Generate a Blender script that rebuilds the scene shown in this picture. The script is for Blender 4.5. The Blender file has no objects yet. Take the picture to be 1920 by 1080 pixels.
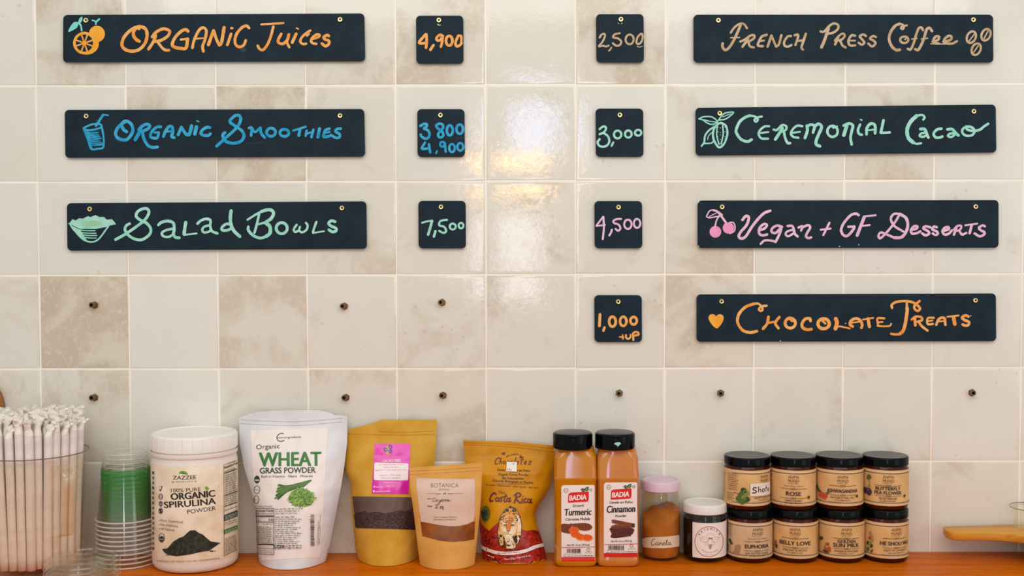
import bpy, bmesh, math, random
from mathutils import Vector, Matrix, noise
from mathutils.bvhtree import BVHTree

# ------------------------------------------------------------------ camera
SC = bpy.context.scene
COL = SC.collection
F = 2150.0                       # focal length in pixels of the 1920x1080 frame
DIST = 2.15                      # eye to tiled wall (wall face is y = 0)
PITCH = math.radians(2.0)
ROLL = 0.0018
_f = Vector((0, math.cos(PITCH), -math.sin(PITCH)))
_u0 = Vector((0, math.sin(PITCH), math.cos(PITCH)))
_r0 = Vector((1, 0, 0))
_r = _r0 * math.cos(ROLL) - _u0 * math.sin(ROLL)
_u = _u0 * math.cos(ROLL) + _r0 * math.sin(ROLL)
ZC = 0.92                        # worktop height


def ray(px, py):
    return (_f * F + _r * (px - 960.0) - _u * (py - 540.0))


_d = ray(960, 1035.5)
ZE = ZC - _d.z * DIST / _d.y     # eye height so that the worktop meets the wall there
EYE = Vector((0, -DIST, ZE))


def P(px, py, y=0.0):
    d = ray(px, py)
    return EYE + d * ((y + DIST) / d.y)


def G(px, py, z=None):
    d = ray(px, py)
    return EYE + d * (((ZC if z is None else z) - ZE) / d.z)


def proj(p):
    q = Vector(p) - EYE
    w = q.dot(_f)
    return (960 + F * q.dot(_r) / w, 540 - F * q.dot(_u) / w)


cam = bpy.data.cameras.new('camera')
cam.sensor_width = 36.0
cam.lens = 36.0 * F / 1920.0
cam.clip_start = 0.05
cam_o = bpy.data.objects.new('camera', cam)
COL.objects.link(cam_o)
cam_o.matrix_world = Matrix(((_r.x, _u.x, -_f.x, EYE.x), (_r.y, _u.y, -_f.y, EYE.y), (_r.z, _u.z, -_f.z, EYE.z), (0, 0, 0, 1)))
SC.camera = cam_o

# ------------------------------------------------------------------ world, lamps, exposure
SC.view_settings.view_transform = 'Standard'
SC.view_settings.look = 'None'
SC.view_settings.gamma = 1.0
SC.view_settings.use_curve_mapping = False
SC.view_settings.exposure = 0.0
W = bpy.data.worlds.new('room_daylight')
SC.world = W
W.use_nodes = True
W.node_tree.nodes['Background'].inputs[0].default_value = (1.0, 0.985, 0.955, 1)
W.node_tree.nodes['Background'].inputs[1].default_value = 0.66


def area(name, loc, target, sx, sy, power, color):
    l = bpy.data.lights.new(name, 'AREA')
    l.shape = 'RECTANGLE'
    l.size = sx
    l.size_y = sy
    l.energy = power
    l.color = color
    o = bpy.data.objects.new(name, l)
    COL.objects.link(o)
    o.location = loc
    o.rotation_euler = (Vector(target) - Vector(loc)).to_track_quat('-Z', 'Y').to_euler()
    return o


area('ceiling_lamp', (0.15, -1.9, ZE + 1.25), (0.05, -0.05, ZE - 0.35), 3.0, 1.0, 26, (1.0, 0.975, 0.93))
area('side_fill_light', (2.7, -2.4, ZE + 0.15), (0.65, 0, ZE - 0.40), 1.3, 1.5, 6.5, (0.88, 0.96, 1.0))  # added cool fill that brightens the right side of the wall
area('window_sky_light', (0.16, -5.0, ZE + 0.74), (0.03, 0, ZE + 0.2), 0.40, 0.40, 4.6, (0.46, 0.60, 1.0))
area('window_garden_light', (0.04, -5.0, ZE + 0.46), (0.02, 0, ZE + 0.12), 0.46, 0.10, 3.6, (1.0, 0.50, 0.12))
area('doorway_light', (0.02, -5.0, ZE - 0.02), (0.0, 0, ZE - 0.04), 0.38, 0.50, 3.2, (0.95, 0.93, 1.0))
SC.cycles.transparent_max_bounces = 40
SC.cycles.max_bounces = 10


# ------------------------------------------------------------------ materials
def lin(c):
    c = c / 255.0
    return c / 12.92 if c <= 0.04045 else ((c + 0.055) / 1.055) ** 2.4


def C(r, g, b):
    return (lin(r), lin(g), lin(b), 1.0)


_mc = {}


def mat(name, rgb, rough=0.5, metal=0.0, spec=0.5, coat=0.0, sub=0.0, coat_rough=0.05):
    key = (name, tuple(rgb), rough, metal, spec, coat)
    if key in _mc:
        return _mc[key]
    m = bpy.data.materials.new(name)
    m.use_nodes = True
    b = m.node_tree.nodes['Principled BSDF']
    b.inputs['Base Color'].default_value = C(*rgb)
    b.inputs['Roughness'].default_value = rough
    b.inputs['Metallic'].default_value = metal
    b.inputs['Specular IOR Level'].default_value = spec
    if coat:
        b.inputs['Coat Weight'].default_value = coat
        b.inputs['Coat Roughness'].default_value = coat_rough
    _mc[key] = m
    return m


def nodes(m):
    return m.node_tree.nodes, m.node_tree.links, m.node_tree.nodes['Principled BSDF']


def noisy(name, rgb1, rgb2, scale, rough=0.5, bump=0.0, bscale=None, spec=0.5, stretch=(1, 1, 1), lo=0.35, hi=0.65, detail=6, dist=0.0, coat=0.0):
    m = bpy.data.materials.new(name)
    m.use_nodes = True
    N, L, b = nodes(m)
    tc = N.new('ShaderNodeTexCoord')
    mp = N.new('ShaderNodeMapping')
    mp.inputs['Scale'].default_value = stretch
    L.new(tc.outputs['Object'], mp.inputs[0])
    n = N.new('ShaderNodeTexNoise')
    n.inputs['Scale'].default_value = scale
    n.inputs['Detail'].default_value = detail
    n.inputs['Distortion'].default_value = dist
    L.new(mp.outputs[0], n.inputs['Vector'])
    r = N.new('ShaderNodeValToRGB')
    r.color_ramp.elements[0].position = lo
    r.color_ramp.elements[1].position = hi
    r.color_ramp.elements[0].color = C(*rgb1)
    r.color_ramp.elements[1].color = C(*rgb2)
    L.new(n.outputs['Fac'], r.inputs[0])
    L.new(r.outputs[0], b.inputs['Base Color'])
    b.inputs['Roughness'].default_value = rough
    b.inputs['Specular IOR Level'].default_value = spec
    if coat:
        b.inputs['Coat Weight'].default_value = coat
    if bump:
        n2 = N.new('ShaderNodeTexNoise')
        n2.inputs['Scale'].default_value = bscale or scale
        n2.inputs['Detail'].default_value = 4
        L.new(mp.outputs[0], n2.inputs['Vector'])
        bp = N.new('ShaderNodeBump')
        bp.inputs['Strength'].default_value = bump
        bp.inputs['Distance'].default_value = 0.002
        L.new(n2.outputs['Fac'], bp.inputs['Height'])
        L.new(bp.outputs[0], b.inputs['Normal'])
    return m


def clear(name, tint=(250, 250, 248), gloss=0.25, rough=0.04, base=0.03):
    """thin clear plastic or glass: see-through with a mirror-like sheen at grazing angles"""
    m = bpy.data.materials.new(name)
    m.use_nodes = True
    N, L = m.node_tree.nodes, m.node_tree.links
    N.remove(N['Principled BSDF'])
    out = N['Material Output']
    t = N.new('ShaderNodeBsdfTransparent')
    t.inputs[0].default_value = C(*tint)
    g = N.new('ShaderNodeBsdfGlossy')
    g.inputs[0].default_value = (1, 1, 1, 1)
    g.inputs['Roughness'].default_value = rough
    lw = N.new('ShaderNodeLayerWeight')
    lw.inputs[0].default_value = 0.5
    pw = N.new('ShaderNodeMath')
    pw.operation = 'POWER'
    pw.inputs[1].default_value = 4.0
    mt = N.new('ShaderNodeMath')
    mt.operation = 'MULTIPLY_ADD'
    mt.use_clamp = True
    mt.inputs[1].default_value = 0.55
    mt.inputs[2].default_value = base
    mx = N.new('ShaderNodeMixShader')
    L.new(lw.outputs['Facing'], pw.inputs[0])
    L.new(pw.outputs[0], mt.inputs[0])
    L.new(mt.outputs[0], mx.inputs[0])
    L.new(t.outputs[0], mx.inputs[1])
    L.new(g.outputs[0], mx.inputs[2])
    L.new(mx.outputs[0], out.inputs[0])
    return m


def film(name, rgb, alpha):
    """coloured see-through layer on clear plastic: print and painted rim tones"""
    m = bpy.data.materials.new(name)
    m.use_nodes = True
    N, L, b = nodes(m)
    b.inputs['Base Color'].default_value = C(*rgb)
    b.inputs['Alpha'].default_value = alpha
    b.inputs['Roughness'].default_value = 0.15
    return m


# ------------------------------------------------------------------ object helpers
def tag(o, label=None, cat=None, group=None, kind=None):
    if label: o['label'] = label
    if cat: o['category'] = cat
    if group: o['group'] = group
    if kind: o['kind'] = kind
    return o


def empty(name, loc, label, cat, group=None):
    o = bpy.data.objects.new(name, None)
    o.empty_display_size = 0.02
    COL.objects.link(o)
    o.location = loc
    return tag(o, label, cat, group)


def root_loc(o):
    v = Vector((0, 0, 0))
    while o is not None:
        v = v + o.location
        o = o.parent
    return v


def mk(name, verts, faces, m, parent=None, smooth=True, loc=None, mats=None, fm=None, sharp=None):
    """one mesh object from world-space vertices"""
    off = root_loc(parent) if parent else Vector(loc if loc is not None else (0, 0, 0))
    me = bpy.data.meshes.new(name)
    me.from_pydata([tuple(Vector(v) - off) for v in verts], [], faces)
    for x in (mats or [m]):
        me.materials.append(x)
    if fm:
        me.polygons.foreach_set('material_index', fm)
    if smooth:
        me.polygons.foreach_set('use_smooth', [True] * len(me.polygons))
        if sharp:
            me.set_sharp_from_angle(angle=math.radians(sharp))
    me.update()
    o = bpy.data.objects.new(name, me)
    COL.objects.link(o)
    if parent:
        o.parent = parent
    elif loc is not None:
        o.location = loc
    return o


def lathe_geo(prof, c, n=56, close=False):
    """profile [(r,z)] turned about a vertical axis at c=(x,y); z absolute"""
    V, Fc = [], []
    rings = []
    for (r, z) in prof:
        if r < 1e-6:
            rings.append([len(V)])
            V.append((c[0], c[1], z))
        else:
            rings.append(list(range(len(V), len(V) + n)))
            for k in range(n):
                a = 2 * math.pi * k / n
                V.append((c[0] + r * math.cos(a), c[1] + r * math.sin(a), z))
    m = len(rings)
    for i in range(m if close else m - 1):
        A, B = rings[i], rings[(i + 1) % m]
        if len(A) == 1 and len(B) == 1: continue
        for k in range(n):
            k2 = (k + 1) % n
            if len(A) == 1: Fc.append((A[0], B[k2], B[k]))
            elif len(B) == 1: Fc.append((A[k], A[k2], B[0]))
            else: Fc.append((A[k], A[k2], B[k2], B[k]))
    return V, Fc


def lathe(name, prof, c, m, parent=None, n=56, close=False, sharp=35, loc=None):
    V, Fc = lathe_geo(prof, c, n, close)
    return mk(name, V, Fc, m, parent, True, loc, sharp=sharp)


def tube_geo(pts, r, n=8, caps=True):
    V, Fc = [], []
    pts = [Vector(p) for p in pts]
    up = Vector((0.123, 0.2, 1)).normalized()
    for i, p in enumerate(pts):
        t = (pts[min(i + 1, len(pts) - 1)] - pts[max(i - 1, 0)]).normalized()
        a = t.cross(up)
        if a.length < 1e-3: a = t.cross(Vector((1, 0, 0)))
        a.normalize()
        b = t.cross(a)
        rr = r[i] if isinstance(r, (list, tuple)) else r
        for k in range(n):
            th = 2 * math.pi * k / n
            V.append(p + a * (rr * math.cos(th)) + b * (rr * math.sin(th)))
    for i in range(len(pts) - 1):
        for k in range(n):
            k2 = (k + 1) % n
            Fc.append((i * n + k, i * n + k2, (i + 1) * n + k2, (i + 1) * n + k))
    if caps:
        Fc.append(tuple(range(n))[::-1])
        Fc.append(tuple(range((len(pts) - 1) * n, len(pts) * n)))
    return V, Fc


def join(*geos):
    V, Fc = [], []
    for v, f in geos:
        o = len(V)
        V += list(v)
        Fc += [tuple(i + o for i in q) for q in f]
    return V, Fc


def dup(src, loc, label=None, parent=None):
    """copy of a thing with its parts and sub-parts"""
    r = src.copy()
    COL.objects.link(r)
    r.location = loc
    if parent: r.parent = parent
    if label: r['label'] = label
    for ch in src.children:
        dup(ch, ch.location, None, r)
    return r


def interp(tab, x):
    """piecewise smooth-linear table [(x,val)] ascending"""
    if x <= tab[0][0]: return tab[0][1]
    for (x0, a), (x1, b) in zip(tab, tab[1:]):
        if x <= x1:
            t = (x - x0) / (x1 - x0)
            return a + (b - a) * t
    return tab[-1][1]


# ------------------------------------------------------------------ flat art (letters, pictures) laid on surfaces
def catmull(pts, step=3.0, closed=False):
    pts = [Vector((a, b)) for a, b in pts]
    out = []
    n = len(pts)
    if n == 2 and not closed:
        return pts
    rng = range(n) if closed else range(n - 1)
    for i in rng:
        p1, p2 = pts[i], pts[(i + 1) % n]
        p0 = pts[(i - 1) % n] if (closed or i > 0) else p1 * 2 - p2
        p3 = pts[(i + 2) % n] if (closed or i + 2 < n) else p2 * 2 - p1
        L = (p2 - p1).length
        k = max(2, int(L / step))
        if L < 1e-6: continue
        for j in range(k):
            t = j / k
            out.append(0.5 * ((2 * p1) + (p2 - p0) * t + (2 * p0 - 5 * p1 + 4 * p2 - p3) * t * t + (3 * p1 - p0 - 3 * p2 + p3) * t ** 3))
    if not closed: out.append(pts[-1])
    return out


def ribbon(pts, w, closed=False, step=3.0, wob=0.06, seed=0):
    c = catmull(pts, step, closed)
    V, Fc = [], []
    n = len(c)
    for i in range(n):
        a = c[(i + 1) % n] if closed or i + 1 < n else c[i]
        b = c[(i - 1) % n] if closed or i > 0 else c[i]
        t = a - b
        if t.length < 1e-9: t = Vector((1, 0))
        t.normalize()
        nn = Vector((-t.y, t.x))
        ww = w * 0.5 * (1 + wob * noise.noise(Vector((c[i].x * 0.03, c[i].y * 0.03, seed * 3.1))) * 2)
        p_, q_, t_ = c[i] + nn * ww, c[i] - nn * ww, i / max(n, 1)
        V += [(p_.x, p_.y, t_), (q_.x, q_.y, t_)]
    for i in range(n if closed else n - 1):
        j = (i + 1) % n
        Fc.append((2 * i, 2 * i + 1, 2 * j + 1, 2 * j))
    if not closed:
        for idx, sg in ((0, -1), (n - 1, 1)):
            t = (c[1] - c[0]) if idx == 0 else (c[-1] - c[-2])
            if t.length < 1e-9: t = Vector((1, 0))
            t.normalize()
            ang = math.atan2(t.y, t.x)
            o = len(V)
            tt = 0.0 if idx == 0 else 1.0
            V.append((c[idx].x, c[idx].y, tt))
            for k in range(7):
                a = ang + (math.pi if sg < 0 else 0) + math.pi * (k / 6 - 0.5)
                V.append((c[idx].x + math.cos(a) * w * 0.48, c[idx].y + math.sin(a) * w * 0.48, tt))
            for k in range(6):
                Fc.append((o, o + 1 + k, o + 2 + k))
    return V, Fc


def oval(cx, cy, rx, ry, rot=0.0, n=20):
    ca, sa = math.cos(rot), math.sin(rot)
    return [(cx + rx * math.cos(t) * ca - ry * math.sin(t) * sa, cy + rx * math.cos(t) * sa + ry * math.sin(t) * ca)
            for t in [2 * math.pi * k / n for k in range(n)]]


_tc = {}


def text_geo(s, bold=0.0):
    key = (s, bold)
    if key in _tc: return _tc[key]
    cu = bpy.data.curves.new('lettering', 'FONT')
    cu.body = s
    cu.size = 1.0
    cu.resolution_u = 3
    cu.offset = bold
    o = bpy.data.objects.new('lettering', cu)
    me = bpy.data.meshes.new_from_object(o)
    V = [(v.co.x, v.co.y) for v in me.vertices]
    Fc = [tuple(p.vertices) for p in me.polygons]
    bpy.data.objects.remove(o)
    bpy.data.curves.remove(cu)
    bpy.data.meshes.remove(me)
    _tc[key] = (V, Fc)
    return _tc[key]


def dice(bm, step):
    """cut flat shapes along a square grid so that they can follow a curved surface"""
    if not bm.verts: return
    for ax in (0, 1):
        lo = min(v.co[ax] for v in bm.verts)
        hi = max(v.co[ax] for v in bm.verts)
        nrm = (1, 0, 0) if ax == 0 else (0, 1, 0)
        k = math.floor(lo / step) + 1
        while k * step < hi - 1e-6:
            co = [0, 0, 0]
            co[ax] = k * step
            bmesh.ops.bisect_plane(bm, geom=list(bm.verts) + list(bm.edges) + list(bm.faces), plane_co=co, plane_no=nrm, dist=1e-5)
            k += 1


class Art:
    """flat coloured shapes in a view's own pixels (ox, oy, scale), later laid on a real surface"""

    def __init__(self, ox=0, oy=0, sc=1.0):
        self.ox, self.oy, self.sc = ox, oy, sc
        self.items = []
        self.groups = []

    def at(self, ox, oy, sc):
        self.ox, self.oy, self.sc = ox, oy, sc
        return self

    def mark(self, name):
        """what follows is a part of its own"""
        self.groups.append((name, self.items))
        self.items = []
        return self

    def _add(self, V, Fc, m):
        self.items.append(([(self.ox + v[0] / self.sc, self.oy + v[1] / self.sc, v[2] if len(v) > 2 else 0.0) for v in V], Fc, m))

    def s(self, m, w, txt, closed=False):
        """stroke from 'x,y x,y'"""
        pts = [tuple(float(q) for q in t.split(',')) for t in txt.split()] if isinstance(txt, str) else txt
        V, Fc = ribbon(pts, w, closed, step=max(3.0, 0.9 * self.sc), seed=len(self.items))
        self._add(V, Fc, m)

    def ring(self, m, w, cx, cy, rx, ry, rot=0.0):
        self.s(m, w, oval(cx, cy, rx, ry, rot, 16), True)

    def poly(self, m, txt, smooth=False):
        pts = [tuple(float(q) for q in t.split(',')) for t in txt.split()] if isinstance(txt, str) else txt
        if smooth: pts = [tuple(p) for p in catmull(pts, 2.0 * self.sc, True)]
        bm = bmesh.new()
        vs = [bm.verts.new((x, y, 0)) for x, y in pts]
        try:
            f = bm.faces.new(vs)
            f.normal_update()
            bmesh.ops.triangulate(bm, faces=[f], ngon_method='EAR_CLIP')
        except ValueError:
            pass
        bm.verts.index_update()
        V = [(v.co.x, v.co.y) for v in bm.verts]
        Fc = [tuple(v.index for v in q.verts) for q in bm.faces]
        bm.free()
        self._add(V, Fc, m)

    def disc(self, m, cx, cy, rx, ry=None, rot=0.0, n=20):
        self.poly(m, oval(cx, cy, rx, ry if ry else rx, rot, n))

    def quad(self, m, a, b, c, d, nu=12, nv=12):
        V, Fc = [], []
        for j in range(nv + 1):
            for i in range(nu + 1):
                u, v = i / nu, j / nv
                x = (a[0] * (1 - u) + b[0] * u) * (1 - v) + (d[0] * (1 - u) + c[0] * u) * v
                y = (a[1] * (1 - u) + b[1] * u) * (1 - v) + (d[1] * (1 - u) + c[1] * u) * v
                V.append((x, y))
        for j in range(nv):
            for i in range(nu):
                k = j * (nu + 1) + i
                Fc.append((k, k + 1, k + nu + 2, k + nu + 1))
        self._add(V, Fc, m)

    def rect(self, m, x0, y0, x1, y1, nu=4, nv=2):
        self.quad(m, (x0, y0), (x1, y0), (x1, y1), (x0, y1), nu, nv)

    def text(self, m, st, x0, y0, x1, y1, h, bold=0.0, shear=0.0, bow=0.0):
        """letters along the base line (x0,y0)-(x1,y1), capitals h high, sagging by bow"""
        V, Fc = text_geo(st, min(bold, 0.0))
        if not V: return
        mn = min(v[0] for v in V)
        mx = max(v[0] for v in V)
        L = math.hypot(x1 - x0, y1 - y0)
        tx, ty = (x1 - x0) / L, (y1 - y0) / L
        CAP = 0.70
        b = max(bold, 0.0) * h * 1.25
        shifts = [(0, 0)] if b == 0 else [(-b, 0), (0, b * .4), (b, 0), (0, -b * .4)]
        for (sx, sy) in shifts:
            AV = []
            for (x, y) in V:
                t = (x - mn) / (mx - mn)
                yy = y / CAP * h
                d = b + t * (L - 2 * b) + shear * yy + sx
                yy += sy
                AV.append((x0 + tx * d + ty * yy, y0 + ty * d - tx * yy + bow * 4 * t * (1 - t)))
            self._add(AV, Fc, m)

    def char(self, m, ch, cx, cy, h, rot):
        """one letter at its natural width, turned by rot about its middle"""
        V, Fc = text_geo(ch, 0.0)
        k = h / 0.70
        mx = (min(v[0] for v in V) + max(v[0] for v in V)) / 2
        c, s_ = math.cos(rot), math.sin(rot)
        self._add([(cx + (x - mx) * k * c + (y - .35) * k * s_, cy + (x - mx) * k * s_ - (y - .35) * k * c) for x, y in V], Fc, m)

    def dashes(self, m, x0, y0, x1, y1, h, seed=0, bow=0.0, word=(10, 30), gap=6):
        """a line of print too small to read in the photograph"""
        rnd = random.Random(seed * 17 + 3)
        L = math.hypot(x1 - x0, y1 - y0)
        tx, ty = (x1 - x0) / L, (y1 - y0) / L
        d = 0.0
        V, Fc = [], []
        while d < L - 1:
            w = min(rnd.uniform(*word), L - d)
            e = d + w
            while d < e - h * .15:
                lw = min(h * rnd.choice((.28, .45, .5, .62)), e - d)
                hh = h * rnd.choice((.66, .66, .72, 1.0))
                lo = h * rnd.choice((0, 0, 0, -.22))
                o = len(V)
                for dd in (d, d + lw):
                    t = dd / L
                    b = bow * 4 * t * (1 - t)
                    V += [(x0 + tx * dd + ty * lo, y0 + ty * dd - lo + b), (x0 + tx * dd, y0 + ty * dd - hh + b)]
                Fc.append((o, o + 2, o + 3, o + 1))
                d += lw + h * .2
            d = max(d, e) + gap
        if Fc: self._add(V, Fc, m)

    def barcode(self, m, x0, y0, x1, y1, seed=1, vertical=False):
        rnd = random.Random(seed)
        a, b = (y0, y1) if vertical else (x0, x1)
        p = a
        V, Fc = [], []
        while p < b:
            w = rnd.choice((2.0, 2.5, 4.0, 6.0))
            q = min(p + w, b)
            o = len(V)
            V += [(x0, p), (x1, p), (x1, q), (x0, q)] if vertical else [(p, y0), (q, y0), (q, y1), (p, y1)]
            Fc.append((o, o + 1, o + 2, o + 3))
            p = q + rnd.choice((2.0, 3.0, 4.0))
        self._add(V, Fc, m)

    def lay(self, name, target, parent, eps=0.0004, dz=0.000012, maxlen=None, snap=False):
        """lay the shapes on the target (a list of mesh objects or a plane y=value) and link them as one mesh"""
        plane = isinstance(target, (int, float))
        bvh = None
        if not plane:
            TV, TF = [], []
            for t in target:
                off = root_loc(t)
                o = len(TV)
                TV += [v.co + off for v in t.data.vertices]
                TF += [[i + o for i in p.vertices] for p in t.data.polygons]
            bvh = BVHTree.FromPolygons(TV, TF)
        mats, AV, AF, AM = [], [], [], []
        for k, (V, Fc, m) in enumerate(self.items):
            if m not in mats: mats.append(m)
            mi = mats.index(m)
            if maxlen:
                bm = bmesh.new()
                vs = [bm.verts.new(v) for v in V]
                for q in Fc:
                    if len(set(q)) < 3: continue
                    try: bm.faces.new([vs[i] for i in q])
                    except ValueError: pass
                dice(bm, maxlen)
                bm.verts.index_update()
                V = [tuple(v.co) for v in bm.verts]
                Fc = [tuple(v.index for v in q.verts) for q in bm.faces]
                bm.free()
            e0 = eps + dz * k
            idx = []
            for (x, y, t_) in V:
                e = e0 + dz * 0.9 * t_
                d = ray(x, y)
                dn = d.normalized()
                if plane:
                    p = EYE + d * ((target + DIST) / d.y) + Vector((0, -e, 0))
                else:
                    hit, nor, _i, _dd = bvh.ray_cast(EYE, dn)
                    if hit is None and snap:              # just past the outline: keep to its edge
                        dd = (root_loc(parent) - EYE).dot(_f) / dn.dot(_f)
                        hit, nor, _i, _dd = bvh.find_nearest(EYE + dn * dd, 0.05)
                        if hit is not None: nor = -dn
                    if hit is None:
                        idx.append(-1)
                        continue
                    if nor.dot(dn) > 0: nor = -nor
                    p = hit + nor * e
                idx.append(len(AV))
                AV.append(p)
            for q in Fc:
                ids = [idx[i] for i in q]
                if -1 in ids or len(set(ids)) < 3: continue
                # keep every face turned to the viewer
                a, b, c = AV[ids[0]], AV[ids[1]], AV[ids[2]]
                if (b - a).cross(c - a).dot(a - EYE) > 0: ids.reverse()
                AF.append(tuple(ids))
                AM.append(mi)
        return mk(name, AV, AF, None, parent, not plane, mats=mats, fm=AM)

# ------------------------------------------------------------------ the tiled wall
def tile_material():
    m = bpy.data.materials.new('glazed_tile')
    m.use_nodes = True
    N, L, b = nodes(m)
    at = N.new('ShaderNodeAttribute')
    at.attribute_name = 'tile'
    sep = N.new('ShaderNodeSeparateColor')
    L.new(at.outputs['Color'], sep.inputs[0])
    tc = N.new('ShaderNodeTexCoord')
    off = N.new('ShaderNodeVectorMath')
    off.operation = 'MULTIPLY_ADD'
    comb = N.new('ShaderNodeCombineXYZ')
    for i in range(3): L.new(sep.outputs[1], comb.inputs[i])
    L.new(comb.outputs[0], off.inputs[0])
    off.inputs[1].default_value = (37.0, 11.0, 53.0)
    L.new(tc.outputs['Object'], off.inputs[2])

    def noise_n(scale, detail, rough=0.55, dist=0.0):
        n = N.new('ShaderNodeTexNoise')
        n.inputs['Scale'].default_value = scale
        n.inputs['Detail'].default_value = detail
        n.inputs['Roughness'].default_value = rough
        n.inputs['Distortion'].default_value = dist
        L.new(off.outputs[0], n.inputs['Vector'])
        return n

    def math_n(op, a, c=None, clamp=False):
        n = N.new('ShaderNodeMath')
        n.operation = op
        n.use_clamp = clamp
        for i, v in enumerate((a, c)):
            if v is None: continue
            if isinstance(v, (int, float)): n.inputs[i].default_value = v
            else: L.new(v, n.inputs[i])
        return n.outputs[0]

    def mix(fac, a, c):
        n = N.new('ShaderNodeMix')
        n.data_type = 'RGBA'
        if isinstance(fac, (int, float)): n.inputs[0].default_value = fac
        else: L.new(fac, n.inputs[0])
        for i, v in ((6, a), (7, c)):
            if isinstance(v, tuple): n.inputs[i].default_value = v
            else: L.new(v, n.inputs[i])
        return n.outputs[2]

    big = noise_n(7.5, 9, 0.62, 0.5)
    # worn glaze: the more "tone" a tile has the more of the brown body shows
    thr = math_n('MULTIPLY_ADD', sep.outputs[0], 0.36)
    N[-1 if False else thr.node.name].inputs[2].default_value = -0.20
    worn = math_n('MULTIPLY', math_n('ADD', math_n('SUBTRACT', big.outputs['Fac'], 0.50), thr), 9.0, True)
    fine = noise_n(95, 5, 0.6, 0.8)
    curd = math_n('MULTIPLY', math_n('SUBTRACT', fine.outputs['Fac'], 0.50), 7.0, True)
    cloud = noise_n(16, 4, 0.5)
    tinted = math_n('MULTIPLY', sep.outputs[0], 0.75)
    base = mix(cloud.outputs['Fac'], mix(tinted, C(233, 233, 226), C(217, 205, 179)), mix(tinted, C(225, 224, 215), C(205, 193, 168)))
    body = mix(cloud.outputs['Fac'], C(203, 190, 169), C(191, 174, 151))
    body = mix(math_n('MULTIPLY', curd, 0.42), body, C(229, 221, 205))
    c1 = mix(math_n('MULTIPLY', worn, math_n('MULTIPLY_ADD', sep.outputs[0], 0.75)), base, body)
    c1.node.inputs[0].links[0].from_node.inputs[1].links[0].from_node.inputs[2].default_value = 0.2
    # small brown blots on a few tiles
    v = N.new('ShaderNodeTexVoronoi')
    v.inputs['Scale'].default_value = 42
    L.new(off.outputs[0], v.inputs['Vector'])
    blot = math_n('LESS_THAN', v.outputs['Distance'], 0.13)
    keep = math_n('GREATER_THAN', big.outputs['Fac'], 0.53)
    soft = math_n('MULTIPLY', math_n('MULTIPLY', blot, keep), math_n('MULTIPLY', sep.outputs[2], 0.32))
    c2 = mix(soft, c1, C(186, 162, 134))
    L.new(c2, b.inputs['Base Color'])
    b.inputs['Roughness'].default_value = 0.04
    b.inputs['Specular IOR Level'].default_value = 0.55
    wav = noise_n(11, 3, 0.5)
    rip = noise_n(62, 4, 0.6, 1.8)
    h = math_n('ADD', math_n('MULTIPLY', wav.outputs['Fac'], 0.22), math_n('MULTIPLY', rip.outputs['Fac'], 0.075))
    h = math_n('ADD', h, math_n('MULTIPLY', curd, 0.012))
    bp = N.new('ShaderNodeBump')
    bp.inputs['Strength'].default_value = 0.30
    bp.inputs['Distance'].default_value = 0.004
    L.new(h, bp.inputs['Height'])
    L.new(bp.outputs[0], b.inputs['Normal'])
    return m


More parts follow.
